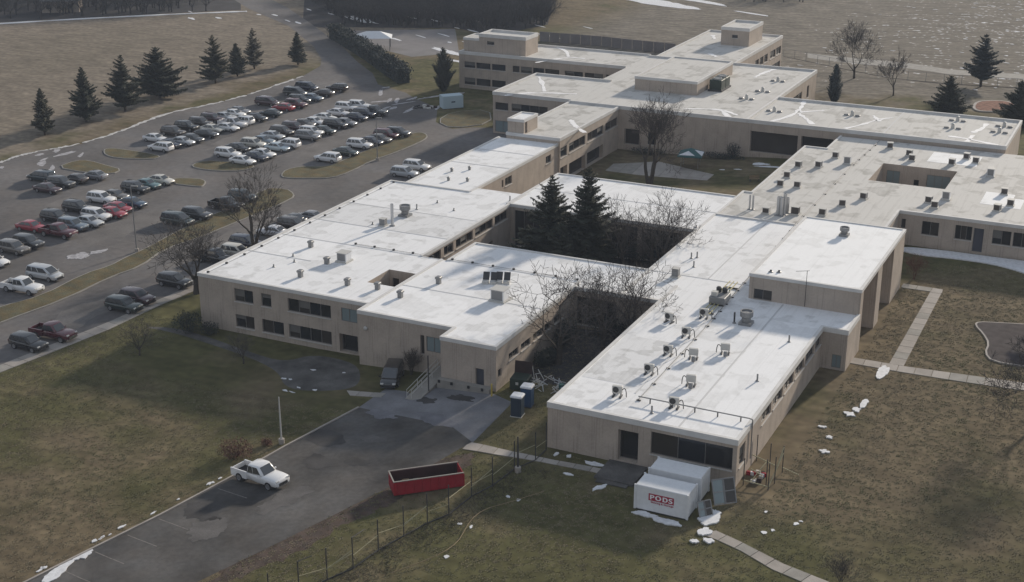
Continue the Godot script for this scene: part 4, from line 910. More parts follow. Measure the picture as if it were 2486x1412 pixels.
	# tar patches and worn spots in the driveway and the lot
	for a in [[-68.5, -98.5, 1.8, 1.3, 0.2, 0], [-70.8, -103.6, 2.6, 1.4, 0.4, 0], [-66.0, -104.6, 1.5, 0.9, 0.2, 1], [-72.6, -86.8, 2.4, 1.6, 0.3, 0], [-70.2, -84.2, 1.5, 2.4, 0.1, 1], [-64.5, -99.5, 1.3, 0.7, 0.0, 0], [-66.8, -91.0, 1.4, 2.8, 0.2, 1], [-62.3, -110.6, 2.8, 1.1, 0.3, 2], [-68.3, -110.2, 1.8, 0.9, 0.2, 2], [-62.4, -116.2, 1.6, 0.8, 0.1, 0], [-65.4, -114.6, 1.1, 0.8, 0.2, 0]]:
		flat("asphalt_patch", blob(Vector2(a[0], a[1]), a[2], a[3], 0.3, 16, a[4]), 0.024, [M.tar, M.worn, M.pad_b][a[5]])
	for a in [[-136.0, -150.0, 3.0, 9.0], [-152.6, -205.0, 2.6, 14.0], [-118.5, -150.0, 2.2, 12.0], [-135.0, -205.0, 2.6, 12.0], [-117.0, -120.0, 2.4, 9.0], [-168.8, -215.0, 1.4, 16.0], [-152.5, -160.0, 2.4, 8.0]]:
		flat("asphalt_patch", blob(Vector2(a[0], a[1]), a[2], a[3], 0.25, 18), 0.018, M.worn_lot)
	# snow left lying
	var fl := P2(FARLINE)
	snow("long thin line of old snow along the far road edge", [ribbon(smooth_poly(fl, false, 2), 1.3, 0.5)], 0.12)
	snow("grey ploughed snow heap thinning out on the parking lot", [blob(Vector2(-132.6, -137.2), 1.3, 1.5, 0.25, 16, 0.3), blob(Vector2(-131.6, -139.8), 0.6, 1.5, 0.3, 12, 0.4)], 0.05, M.slush)
	var pk := []
	for k in 15: pk.append(blob(Vector2(rng.randf_range(-152, -132), rng.randf_range(-252, -233)), rng.randf_range(0.25, 0.6), rng.randf_range(1.0, 3.4), 0.35, 12, rng.randf_range(-0.5, 0.9)))
	snow("streaks of slush by the lot entrance beside the storage box", pk, 0.018, M.slush)
	pk = []
	for k in 10: pk.append(blob(Vector2(rng.randf_range(-177, -168), rng.randf_range(-182, -152)), rng.randf_range(0.25, 0.7), rng.randf_range(0.8, 2.6), 0.35, 12, rng.randf_range(-0.8, 0.4)))
	snow("streaks of slush at the lot corner below the conifer verge", pk, 0.018, M.slush)
	var kerbl := PackedVector2Array()
	pk = []
	for k in range(1, 9): kerbl.append(lot[k])
	kerbl = smooth_poly(kerbl, false, 4)
	var run := PackedVector2Array()
	for k in kerbl.size():
		run.append(kerbl[k] + Vector2(rng.randf_range(-0.25, 0.25), rng.randf_range(-0.2, 0.2)))
		if run.size() > 3 and (rng.randf() < 0.08 or k == kerbl.size() - 1):
			pk.append(ribbon(run, rng.randf_range(0.35, 0.8), 0.7))
			run = PackedVector2Array()
			if rng.randf() < 0.4: run.append(kerbl[k])
	snow("broken line of snow along the conifer verge kerb", pk, 0.05, M.slush_b)
	snow("snow drift along the shaded wall of the tan roofed block", [smooth_poly(PackedVector2Array([Vector2(-31, -184.2), Vector2(-26, -185), Vector2(-20, -185), Vector2(-13, -185.2), Vector2(-5, -184), Vector2(-5, -176), Vector2(-11, -177.5), Vector2(-15, -180.5), Vector2(-19, -182.2), Vector2(-24, -182.2), Vector2(-28, -181.6), Vector2(-31, -182.4)]))], 0.16)
	snow("snow strip under the front of the lettered container", [blob(Vector2(-36.2, -100.75), 1.1, 0.42, 0.25, 14, 0.05), blob(Vector2(-34.2, -100.4), 1.5, 0.45, 0.25, 14, 0.05)], 0.12)
	snow("snow lying beside the leaning window frames", [blob(Vector2(-31.0, -102.6), 0.9, 1.3, 0.25), blob(Vector2(-30.6, -100.2), 0.5, 0.7, 0.3), blob(Vector2(-29.9, -98.9), 0.45, 0.35, 0.3), blob(Vector2(-30.9, -98.3), 0.35, 0.3, 0.3)], 0.14)
	snow("patches of snow at the foot of the brown wall by the entrance", [blob(Vector2(-43.7, -107.6), 1.0, 0.35, 0.3), blob(Vector2(-41.6, -103.6), 0.3, 1.0, 0.35, 12, 0.5), blob(Vector2(-45.2, -104.7), 0.5, 0.18, 0.3), blob(Vector2(-46.6, -108.0), 0.25, 0.3, 0.3), blob(Vector2(-47.8, -107.9), 0.2, 0.4, 0.3)], 0.08)
	snow("trail of snow patches on the lawn by the tall hall", [blob(Vector2(-24.3, -140.4), 0.55, 1.9, 0.2), blob(Vector2(-24.3, -131.8), 0.35, 1.1, 0.3), blob(Vector2(-24.6, -130.0), 0.4, 0.6, 0.4), blob(Vector2(-25.0, -128.6), 0.6, 0.5, 0.45), blob(Vector2(-25.6, -122.6), 0.3, 0.3, 0.4), blob(Vector2(-25.3, -119.4), 0.4, 0.3, 0.45), blob(Vector2(-26.8, -124.6), 0.4, 0.2, 0.45)], 0.1)
	pk = []
	for k in 13:
		var v := dr[2].lerp(dr[5], rng.randf_range(0.02, 0.95)) + Vector2(-0.6 - rng.randf() * 0.4, 0)
		pk.append(blob(v, rng.randf_range(0.08, 0.22), rng.randf_range(0.12, 0.5), 0.45, 10))
	pk.append(blob(dr[4].lerp(dr[5], 0.55) + Vector2(0.7, 0), 0.6, 2.0, 0.3, 12, -0.15)); pk.append(blob(dr[4].lerp(dr[5], 0.1) + Vector2(0.3, 0), 0.5, 1.0, 0.35))
	snow("lumps of dirty snow along the driveway kerb", pk, 0.07)
	pk = []
	for k in 8: pk.append(blob(Vector2(rng.randf_range(-84, -77), rng.randf_range(-119, -112)), rng.randf_range(0.15, 0.5), rng.randf_range(0.08, 0.2), 0.4, 10, rng.randf_range(-0.4, 0.4)))
	snow("scraps of snow on the worn ground before the two storey wing", pk, 0.05)
	pk = []
	for k in 5: pk.append(blob(Vector2(rng.randf_range(-54, -43), rng.randf_range(-101, -86)), rng.randf_range(0.12, 0.3), rng.randf_range(0.1, 0.28), 0.4, 9))
	for k in 5: pk.append(blob(Vector2(rng.randf_range(-29, -23), rng.randf_range(-106, -101)), rng.randf_range(0.1, 0.28), rng.randf_range(0.1, 0.25), 0.4, 9))
	snow("small lumps of snow scattered over the lawn", pk, 0.05)
	pk = []
	for k in 44:
		var v := Vector2(rng.randf_range(-255, -170), rng.randf_range(-375, -300)) if k < 26 else Vector2(rng.randf_range(-175, -140), rng.randf_range(-345, -300))
		pk.append(blob(v, rng.randf_range(0.8, 3.2), rng.randf_range(0.2, 0.6), 0.35, 10, 0.55))
	pk.append(blob(Vector2(-158, -291.5), 8.0, 1.2, 0.2, 16, 0.5)); pk.append(blob(Vector2(-149, -281.8), 6.5, 0.9, 0.2, 16, 0.25)); pk.append(blob(Vector2(-202, -322), 8.0, 2.0, 0.3, 14, 0.5))
	snow("pale snow patches lying between the far bare trees", pk, 0.05)
	pk = []
	for k in 260:
		var v := Vector2(rng.randf_range(-85, 15), rng.randf_range(-440, -292))
		if rng.randf() < clampf((v.x + 95.0) / 90.0, 0.1, 1.0): pk.append(blob(v, rng.randf_range(0.25, 0.9), rng.randf_range(0.15, 0.4), 0.35, 7, 0.4))
	snow("countless small flecks of old snow in the far field", pk, 0.06)
	snow("snow sheets along the far edge of the rough field", [blob(Vector2(-150, -390), 22, 4.5, 0.25, 18, 0.45), blob(Vector2(-128, -392), 9, 2.0, 0.3, 14, 0.45), blob(Vector2(-110, -378), 7, 0.7, 0.3, 14, 0.42)], 0.06)
	snow("snow and ice on the shaded courtyard terrace", [blob(Vector2(-61.0, -219.3), 1.6, 0.7, 0.35), blob(Vector2(-58.5, -217.8), 2.6, 0.4, 0.35), blob(Vector2(-66, -214.6), 0.5, 0.2, 0.3), blob(Vector2(-63.6, -215.2), 0.6, 0.2, 0.3)], 0.05)
func buildings() -> void:
	var R := 4.6; var Q := 5.4
	var wl: Material = M.wall; var wf: Material = M.wall
	var sx := []
	wing("west_wing", "two storey beige wing with white roof and small light well", {"poly": [-101.5, -123.8, -78, -123.8, -78, -140.8, -80.7, -140.8, -80.7, -170.6, -88.4, -170.6, -88.4, -168.5, -101.5, -168.5], "top": R, "base": -3.0, "roof": M.white_roof, "wall": wl, "bare": [1, 2], "rim": [0, 3, 6, 7], "hole": [-81.9, -78.2, -135.0, -130.0],
		"hole_open": {2: [[-130.6, -134.6, 0.6, 3.9, 3, "l"]], 1: [[-81.5, -80.6, -1.0, 3.6, 1, "w"]]},
		"rects": [[-101.5, -81.9, -140.8, -123.8], [-81.9, -78, -140.8, -135.0], [-81.9, -78, -130.0, -123.8], [-78.2, -78, -135.0, -130.0], [-101.5, -80.7, -168.5, -140.8], [-88.4, -80.7, -170.6, -168.5]],
		"tints": [[-101.2, -81.0, -156.5, -148.3, M.white_roof_b], [-101.2, -92.5, -140.6, -133.6, M.white_roof_c]], "seams": [[-101.2, -140.8, -78, -140.8], [-101.2, -148.2, -80.9, -148.2], [-101.2, -156.6, -80.9, -156.6], [-101.2, -133.5, -92.0, -133.5]],
		"open": {0: [[-96.35, -93.7, 2.0, 3.6, 2, "w"], [-92.55, -91.15, 2.0, 3.6, 1, "w"], [-88.85, -83.0, 2.0, 3.6, 4, "w"], [-81.6, -79.5, 2.05, 3.65, 2, "l"], [-96.4, -93.75, -1.25, 0.35, 2, "w"], [-92.65, -89.6, -1.25, 0.38, 2, "w"], [-88.9, -83.05, -1.25, 0.4, 4, "w"], [-82.0, -79.55, -1.75, 0.45, 1, "o"]],
			3: [[-142.2, -145.6, 2.85, 4.1, 2, "w"], [-146.4, -148.9, 2.85, 4.1, 2, "w"], [-149.6, -154.3, 2.85, 4.1, 3, "w"], [-154.95, -160.1, 2.85, 4.1, 3, "w"], [-160.7, -164.6, 2.85, 4.1, 2, "w"], [-149.6, -154.3, -0.6, 1.0, 3, "w"], [-154.95, -160.1, -0.6, 1.0, 3, "w"]]}})
	wing("dock_wing", "beige wing with white roof above the loading dock", {"poly": [-78, -121.6, -66.1, -121.6, -66.1, -118.8, -59.6, -118.8, -59.6, -140.8, -78, -140.8], "top": R, "base": -3.0, "roof": M.white_roof, "wall": wl, "bare": [4], "rim": [5, 0, 1, 2, 3], "tints": [[-77.8, -66.4, -130.8, -122.0, M.white_roof_c]], "seams": [[-77.8, -131.0, -60.0, -131.0]],
		"open": {0: [[-70.15, -69.65, 0.9, 3.15, 1, "w"], [-69.4, -66.6, 1.4, 3.15, 3, "l"]], 2: [[-62.0, -61.0, -0.4, 1.9, 1, "d"]],
			3: [[-119.3, -120.1, 1.0, 1.9, 1, "w"], [-121.8, -124.2, 1.95, 2.75, 2, "w"], [-124.8, -127.2, 1.92, 2.75, 2, "w"], [-127.9, -130.3, 1.92, 2.77, 2, "w"], [-130.8, -132.5, 1.95, 2.8, 1, "w"], [-133.4, -136.0, 1.95, 2.8, 2, "w"]]}})
	wing("cross_wing", "low white roofed link between the two dark courtyards", {"poly": [-77.2, -140.8, -59.6, -140.8, -59.6, -138.9, -54, -138.9, -54, -148.3, -77.2, -148.3], "top": R, "base": -2.6, "roof": M.white_roof, "wall": wl, "bare": [0, 1, 3], "rim": [4, 5, 2], "seams": [[-77.0, -140.9, -54.2, -140.9]], "open": {2: [[-59.2, -54.3, 0.2, 3.6, 4, "w"]]}})
	wing("corridor_wing", "white roofed corridor wing beside the tall hall", {"poly": [-54, -138.9, -49.2, -138.9, -49.2, -144.4, -40.5, -144.4, -40.5, -173.2, -54, -173.2], "top": R, "base": -1.0, "roof": M.white_roof, "wall": wl, "bare": [1, 2, 3, 4], "rim": [5, 0], "seams": [[-53.8, -148.3, -40.6, -148.3], [-46.6, -148.5, -46.6, -173.0]]})
	wing("front_wing", "long single storey wing with white roof and dark glazed end", {"poly": [-49.2, -108.9, -30.7, -108.9, -30.7, -139.1, -28, -139.1, -28, -144.4, -49.2, -144.4], "top": R, "base": -0.6, "roof": M.white_roof, "wall": wl, "bare": [4], "rim": [0, 1, 2, 3, 5], "fascia": 0.42, "tints": [[-48.8, -42.8, -128.0, -116.0, M.white_roof_b], [-36.2, -31.0, -138.9, -109.3, M.white_roof_c]], "seams": [[-42.6, -114.5, -42.6, -144.0], [-36.4, -109.4, -36.4, -144.0]],
		"open": {0: [[-42.05, -40.05, 0.3, 3.4, 1, "o"], [-38.85, -31.1, 1.6, 3.85, 3, "w"]],
			1: [[-109.6, -111.4, 1.6, 3.6, 1, "w"], [-116.4, -119.6, 2.9, 4.05, 2, "w"], [-120.2, -123.6, 2.9, 4.05, 2, "w"], [-124.2, -127.6, 2.9, 4.05, 2, "w"], [-128.2, -131.6, 2.9, 4.05, 2, "w"], [-132.2, -135.6, 2.9, 4.05, 2, "w"], [-136.2, -138.6, 2.9, 4.05, 2, "w"]],
			2: [[-29.5, -28.5, 0.25, 1.75, 2, "l"]]}})
	wing("north_link", "white roofed link between fir courtyard and patio courtyard", {"poly": [-81.2, -165.4, -54, -165.4, -54, -182.6, -81.2, -182.6], "top": R, "base": -2.6, "roof": M.white_roof, "wall": wl, "bare": [1], "rim": [0, 2, 3], "seams": [[-81.0, -174.0, -54.0, -174.0]], "open": {0: [[-80.0, -74.4, -1.2, 3.9, 4, "w"], [-73.8, -68.2, -1.0, 3.9, 4, "w"], [-67.6, -62.0, -0.6, 3.9, 4, "w"], [-61.4, -55.6, -0.4, 3.9, 4, "w"]]}})
	wing("tall_hall", "tall windowless hall with bright white roof and deep side bays", {"poly": [-40.5, -144.3, -28, -144.3, -28, -168.2, -40.5, -168.2], "top": 7.5, "base": -0.6, "roof": M.bright_roof, "wall": wl, "rimh": 0.1, "fascia": 0.28,
		"open": {0: [[-39.95, -37.85, 4.64, 5.85, 2, "w"]], 1: [[-145.6, -152.9, -0.5, 7.05, 1, "r"], [-155.3, -161.8, -0.5, 7.05, 1, "r"]]}})
	wing("clinic_block", "broad tan roofed single storey block with sunken light well", {"poly": [-53.8, -173.2, -40.5, -173.2, -40.5, -168.2, -32, -168.2, -32, -185.6, -6, -185.6, -6, -223.6, -49.1, -223.6, -49.1, -214.5, -52.6, -214.5, -52.6, -185.5, -53.8, -185.5], "top": R, "base": -0.8, "roof": M.tan_roof, "wall": wl, "bare": [1, 2], "rim": [0, 3, 4, 5, 7, 8, 9, 10, 11], "rimh": 0.16, "hole": [-39.2, -28.3, -209.7, -199.2],
		"rects": [[-53.8, -40.5, -185.5, -173.2], [-40.5, -32, -185.5, -168.2], [-52.6, -39.2, -214.5, -185.5], [-28.3, -6, -214.5, -185.6], [-39.2, -28.3, -214.5, -209.7], [-39.2, -28.3, -199.2, -185.5], [-49.1, -6, -223.6, -214.5]],
		"hole_open": {1: [[-38.6, -36.6, 0.6, 3.6, 2, "l"], [-34.5, -33.7, 0.2, 2.6, 1, "w"], [-32.6, -29.2, 0.6, 3.6, 3, "l"]]},
		"open": {3: [[-170.5, -176.0, 0.1, 3.6, 3, "w"]], 4: [[-31.6, -31.0, 2.3, 3.6, 1, "w"], [-28.85, -26.6, 1.75, 3.65, 2, "w"], [-24.5, -22.3, 1.75, 3.7, 3, "w"], [-22.1, -20.8, 0.3, 3.6, 1, "d"], [-19.7, -17.35, 1.75, 3.7, 2, "w"], [-17.1, -14.9, 1.75, 3.7, 2, "w"], [-13.5, -11, 1.75, 3.7, 2, "w"]]}})
	var fr := 0.34
	wing("east_wing", "tan roofed far wing with ice lines ending at a plain wall", {"poly": [-65, -224, -23.4, -224, -23.4, -243.2, -65, -243.2], "top": Q, "base": -0.8, "roof": M.tan_roof, "wall": wf, "bare": [3], "rim": [0, 1, 2], "rimh": fr, "seams": [[-42.6, -224.3, -42.6, -243.0]], "open": {0: [[-64.3, -56.2, 0.2, 3.8, 1, "o"], [-55.6, -50.3, 0.2, 3.84, 1, "o"]]}})
	wing("central_block", "tan roofed central block carrying the raised roof room", {"poly": [-97.6, -224, -65, -224, -65, -270.3, -100, -270.3, -100, -243.7, -97.6, -243.7], "top": Q, "base": -2.8, "roof": M.tan_roof, "wall": wf, "bare": [3], "rim": [0, 1, 2, 4], "rimh": fr, "open": {0: [[-87.0, -84.2, -1.0, 1.8, 1, "o"], [-82.6, -81.0, -0.6, 1.6, 1, "w"]], 1: [[-253.3, -259.8, 1.9, 3.5, 3, "w"], [-263.4, -265.0, 1.4, 3.75, 1, "w"]]}})
	wing("roof_room", "plain raised roof room on the central tan roof", {"poly": [-91, -239, -79, -239, -79, -260.2, -91, -260.2], "top": 7.75, "base": 5.3, "roof": M.tan_roof, "wall": wf, "rimh": 0.2})
	wing("north_wing", "two storey tan roofed wing carrying a square stair tower", {"poly": [-98.4, -270.3, -81.6, -270.3, -81.6, -305.1, -98.4, -305.1], "top": Q, "base": -2.8, "roof": M.tan_roof, "wall": wf, "bare": [0], "rim": [1, 2, 3], "rimh": fr, "open": {1: [[-284.6, -287.4, 1.9, 3.6, 2, "w"], [-288.0, -290.8, 1.9, 3.6, 2, "w"], [-291.4, -294.0, 1.9, 3.6, 2, "w"], [-295.9, -300.0, 1.9, 3.6, 2, "w"], [-300.5, -304.4, 1.9, 3.6, 2, "w"], [-284.6, -290.0, -1.6, 0.3, 3, "w"], [-295.9, -304.4, -1.6, 0.3, 3, "w"]]}})
	wing("stair_tower", "square stair tower with one small window on north wing roof", {"poly": [-91, -290, -84.8, -290, -84.8, -300, -91, -300], "top": 8.9, "base": 5.3, "roof": M.tan_roof, "wall": wf, "rimh": 0.4, "open": {0: [[-88.6, -87.3, 7.0, 7.7, 1, "w"]]}})
	var up := [[-136.2, -133.6, 2.35, 3.65, 1, "w"], [-133.4, -130.05, 2.35, 3.65, 1, "w"], [-129.75, -126.55, 2.35, 3.65, 1, "w"], [-124.95, -123.35, 2.35, 3.7, 1, "w"], [-123.1, -120.55, 2.35, 3.7, 1, "w"], [-120.3, -117.8, 2.35, 3.7, 1, "w"], [-117.6, -114.4, 2.35, 3.7, 1, "w"], [-113.2, -109.2, 2.35, 3.7, 2, "w"], [-108.8, -104.8, 2.35, 3.7, 2, "w"], [-104.2, -100.6, 2.35, 3.7, 2, "w"]]
	var lo := []
	for o in up: lo.append([o[0], o[1], -1.2, 0.3, o[4], "w"])
	wing("office_wing", "two storey wing with rows of dark windows beside the bins lawn", {"poly": [-137.4, -257.3, -100, -257.3, -100, -271.5, -137.4, -271.5], "top": Q, "base": -3.0, "roof": M.tan_roof, "wall": wf, "bare": [1], "rim": [0, 2, 3], "rimh": fr, "open": {0: up + lo}})
	wing("roof_tower", "grey sided roof tower with small dark window on office wing", {"poly": [-133.5, -259, -122.8, -259, -122.8, -265, -133.5, -265], "top": 9.0, "base": 5.3, "roof": M.tan_roof, "wall": wf, "rimh": 0.42, "open": {0: [[-131.7, -130.0, 7.2, 7.95, 1, "w"]]}})
	wing("roof_stub", "lower roof stub against the office wing roof tower", {"poly": [-137.3, -259.2, -133.5, -259.2, -133.5, -264.6, -137.3, -264.6], "top": 8.1, "base": 5.3, "roof": M.tan_roof, "wall": wf, "rimh": 0.2, "bare": [1], "rim": [0, 2, 3]})
	wing("lobby_wing", "tan roofed lobby block with a long dark window band", {"poly": [-113.2, -224.9, -97.6, -224.9, -97.6, -243.7, -113.2, -243.7], "top": Q, "base": -3.0, "roof": M.tan_roof, "wall": wf, "bare": [1], "rim": [0, 2, 3], "rimh": fr, "open": {0: [[-112.75, -110.1, 2.4, 3.8, 1, "w"], [-109.4, -102.2, 2.45, 3.85, 4, "w"], [-112.75, -109.6, -1.7, 0.4, 2, "l"], [-108.6, -103, -1.6, 0.2, 4, "w"]]}})
	wing("gallery_wing", "two storey gallery wing open to the patio courtyard", {"poly": [-97.6, -198.7, -88.1, -198.7, -88.1, -224, -97.6, -224], "top": Q, "base": -3.0, "roof": M.tan_roof, "wall": wf, "bare": [2], "rim": [0, 1, 3], "rimh": 0.2, "open": {1: [[-199.0, -201.6, 2.2, 3.85, 1, "w"], [-202.4, -209.1, 2.25, 3.85, 3, "w"], [-210.0, -216.9, 2.3, 3.85, 3, "w"], [-217.9, -223.4, 2.4, 3.85, 2, "w"], [-199.0, -201.7, -1.9, 0.6, 1, "o"], [-202.5, -209.2, -1.9, 0.5, 1, "o"], [-210.0, -216.9, -1.9, 0.5, 1, "o"]]}})
	wing("roof_hut", "small stair hut with a dark door slot on gallery roof", {"poly": [-97.5, -199.0, -94.6, -199.0, -94.6, -204.2, -97.5, -204.2], "top": 7.7, "base": 4.3, "roof": M.white_roof, "wall": wf, "rimh": 0.15, "open": {1: [[-199.5, -200.3, 5.5, 7.3, 1, "w"]]}})
	wing("middle_wing", "white roofed middle wing with pale sunlit blank wall", {"poly": [-99, -168.5, -88.4, -168.5, -88.4, -198.7, -99, -198.7], "top": R, "base": -3.0, "roof": M.white_roof, "wall": wf, "bare": [0], "rim": [1, 3], "tints": [[-98.8, -88.8, -198.4, -190.7, M.white_roof_c]], "seams": [[-98.8, -182.0, -88.6, -182.0], [-98.8, -190.5, -88.6, -190.5]], "open": {1: [[-178.4, -179.0, 2.6, 3.75, 1, "w"], [-179.5, -181.8, 2.5, 3.75, 2, "w"], [-194.0, -196.0, 2.4, 3.6, 2, "w"]]}})
func plants() -> void:
	var lab := ["small leaning spruce standing lowest along the verge", "broad dark spruce with tapered crown beside the small leaning spruce", "ragged spruce with gaps beside the widest spruce", "widest and densest spruce of the verge", "spruce with bare upper limbs and wide skirt", "narrow dark spruce beside a thin pale one", "thin pale half bare spruce on the verge", "lone spruce near the road bend"]
	var gap := [0.1, 0.12, 0.3, 0.1, 0.42, 0.05, 0.5, 0.15]
	for k in 8:
		var s: Array = SPRUCES[k]
		conifer("spruce_tree", lab[k], s[0], s[1], s[2], s[3] * 1.12, 100 + k, gap[k], M.needles_thin if k == 6 else (M.needles_b if k in [0, 4] else M.needles), "spruces along the parking verge")
	var labr := ["blue green spruce standing alone by the field fence", "dark spruce rising behind the far tan roof", "ragged spruce beside the round playground"]
	for k in 3:
		var s: Array = SPRUCES_R[k]
		conifer("spruce_tree", labr[k], s[0], s[1], s[2], s[3] * 1.1, 120 + k, 0.12, M.needles_blue if k == 0 else M.needles, "spruces beyond the buildings", 0.2 if k == 0 else 0.06)
	conifer("column_juniper", "slim columnar evergreen behind the tan roof corner", COLUMN[0], COLUMN[1], COLUMN[2], COLUMN[3], 131, 0.0, M.needles_blue, "", 0.03, true)
	conifer("column_yew", "dark rounded evergreen on the lawn before office wing", DARKCON[0], DARKCON[1], DARKCON[2], DARKCON[3], 132, 0.0, M.needles, "", 0.03, true)
	conifer("courtyard_fir", "tall dark fir rising nearest the two storey wing courtyard corner", -70.6, -157.0, 13.3, 5.0, 141, 0.03, M.needles, "firs in the dark courtyard", 0.05)
	conifer("courtyard_fir", "slightly taller fir between its twin and bare courtyard trees", -66.6, -159.5, 13.9, 4.8, 142, 0.04, M.needles, "firs in the dark courtyard", 0.05)
	conifer("courtyard_fir", "low fir filling the gap under the twin firs", -68.2, -154.6, 8.0, 4.0, 143, 0.05, M.needles, "firs in the dark courtyard", 0.03)
	for k in 2:
		var s: Array = BARE_R[k]
		bare_tree("bare_tree", ["wide bare tree with many upright limbs by the field fence", "slender bare tree with one straight trunk on far lawn"][k], s[0], s[1], s[2], 201 + k, 6, 0.8 if k == 0 else 0.45, "", 1, null, 0.2 if k == 0 else 0.3, 0.018)
	bare_tree("patio_tree", "large many stemmed bare tree on the patio courtyard", BIGTREE[0], BIGTREE[1], BIGTREE[2], 211, 6, 0.66, "", 3, null, 0.34, 0.026)
	for k in 2:
		var s: Array = LOTTREES[k]
		bare_tree("street_tree", ["spreading bare tree with a low side limb at the wing corner", "tall forked bare tree between roadway and parked cars"][k], s[0], s[1], s[2], 221 + k, 6, [1.05, 0.62][k], "", 1 if k == 0 else 2, null, [0.2, 0.28][k], [0.032, 0.026][k])
	for k in 2:
		var s: Array = FRONTTREES[k]
		bare_tree("small_tree", ["small bare crab tree on the lawn by the sidewalk", "faint small bare tree before the two storey wing"][k], s[0], s[1], s[2], 231 + k, 5, 0.9, "", 1, null, 0.2, 0.02)
	var cy := [[-55.9, -159.0, 11.6, "tallest bare tree of the fir courtyard by its far wall"], [-61.6, -160.0, 10.6, "bare tree beside the firs in the dark courtyard"], [-58.8, -162.4, 9.4, "low spreading bare tree in the dark courtyard middle"]]
	for k in 3: bare_tree("courtyard_tree", cy[k][3], cy[k][0], cy[k][1], cy[k][2], 241 + k, 5, 0.95, "bare trees in the fir courtyard", 1, null, 0.34, 0.024)
	var cz := [[-56.6, -128.0, 11.6, "wide limbed bare tree leaning over the dock wing roof"], [-53.4, -132.8, 11.2, "bare tree in the middle of the narrow courtyard"], [-51.0, -136.4, 10.0, "reddish twigged bare tree at the closed courtyard end"]]
	for k in 3: bare_tree("courtyard_tree", cz[k][3], cz[k][0], cz[k][1], cz[k][2], 251 + k, 5, [1.35, 1.0, 1.15][k], "bare trees in the narrow courtyard", 1, null, [0.24, 0.28, 0.3][k], 0.026)
	bare_tree("lawn_tree", "bare tree with long drooping limbs at the lawn edge", -7.9, -134.6, 10.5, 261, 6, 1.35, "", 1, null, 0.26, 0.016)
	bare_tree("twig_shrub", "thin twiggy shrub on the brown lawn by flag path", -18.2, -96.4, 3.2, 262, 5, 0.7, "", 4, null, 0.25, 0.012, "shrub")
	bare_tree("twig_shrub", "bare twiggy shrub against the loading dock ramp", -70.8, -120.6, 3.4, 263, 5, 0.6, "", 5, M.bark_bare, 0.25, 0.012, "shrub")
	bare_tree("twig_shrub", "purple twigged shrub at the tall hall back corner", -27.0, -172.0, 3.6, 264, 5, 0.8, "", 4, M.red_twigs, 0.25, 0.014, "shrub")
	bush("round_shrub", "dark evergreen shrub at the corner of two storey wing", -101.6, -121.4, 1.9, 2.6, 1.6, 1500, 0.13, M.hedge, 271)
	bush("round_shrub", "lower evergreen shrub under the corner windows", -98.8, -121.8, 1.3, 1.7, 1.1, 900, 0.12, M.hedge, 272)
	bush("red_shrub", "rust red bare shrub behind the white pickup", -76.7, -97.0, 1.9, 1.7, 1.6, 1300, 0.12, M.red_twigs, 273)
	bush("red_shrub", "small dark red shrub at the foot of pale pole", -75.4, -100.2, 0.7, 0.7, 0.6, 420, 0.1, M.red_twigs, 274)
	bush("box_hedge", "dark low hedge under the patio courtyard blank wall", -68.6, -222.0, 4.5, 1.1, 1.0, 1400, 0.14, M.hedge, 275)
	bush("box_hedge", "tall dark hedge clump at the patio courtyard pillar", -66.6, -222.4, 1.4, 2.8, 0.9, 900, 0.14, M.hedge, 276)
	bush("box_hedge", "dark hedge beside the gallery courtyard corner", -81.5, -222.0, 4.0, 1.3, 1.0, 1300, 0.14, M.hedge, 277)
	bush("round_shrub", "green shrub bank behind the north wing corner", -73.6, -283.0, 4.6, 2.2, 2.4, 1500, 0.2, M.needles_blue, 278)
	var ev := [[-78.4, -152.5, 1.8, 3.0, 1.8, "dark evergreen clump by the two storey wing in fir courtyard"], [-62.0, -164.0, 3.4, 2.6, 1.1, "long dark evergreen clump under the fir courtyard rear wall"], [-73.5, -164.0, 3.6, 3.2, 1.1, "tall dark evergreen clump behind the twin firs"], [-57.0, -154.6, 1.7, 2.0, 1.6, "round dark evergreen clump in the fir courtyard middle"], [-55.8, -163.4, 1.3, 2.4, 1.2, "dark evergreen clump in the fir courtyard inner corner"], [-58.4, -134.0, 1.0, 2.8, 2.8, "dark evergreen clump against the narrow courtyard wall"], [-54.0, -137.6, 3.4, 2.2, 0.9, "dark evergreen clump closing the narrow courtyard"], [-50.6, -131.0, 1.0, 1.6, 3.0, "low dark evergreen clump along the front wing wall"], [-57.9, -127.6, 1.1, 1.7, 1.8, "low dark evergreen clump under the dock wing windows"]]
	for k in ev.size(): bush("evergreen_clump", ev[k][5], ev[k][0], ev[k][1], ev[k][2], ev[k][3], ev[k][4], 1500, 0.17, M.hedge, 280 + k, "evergreens in the courtyards")
	# tall dark hedge beside the road bend
	var hp := P2(HEDGE)
	var t := thing("tall_hedge", Vector3(hp[2].x, -2, hp[2].y), 0, "long tall dark green hedge along the road bend", "hedge")
	var st := start(); var g := RandomNumberGenerator.new(); g.seed = 5
	var core := start()
	for k in hp.size() - 1:
		var dn := (hp[k + 1] - hp[k]).normalized(); var nn := Vector2(-dn.y, dn.x) * 1.35
		var q := [hp[k] + nn, hp[k] - nn, hp[k + 1] - nn, hp[k + 1] + nn]
		var w3 := []
		for e in q: w3.append(Vector3(e.x, -2.0, e.y) - t.position)
		var up3 := Vector3(0, 3.1, 0)
		for e in 4: quad(core, w3[e], w3[(e + 1) % 4], w3[(e + 1) % 4] + up3, w3[e] + up3)
		quad(core, w3[0] + up3, w3[1] + up3, w3[2] + up3, w3[3] + up3)
	part("inner_growth", done(core), M.hedge, t)
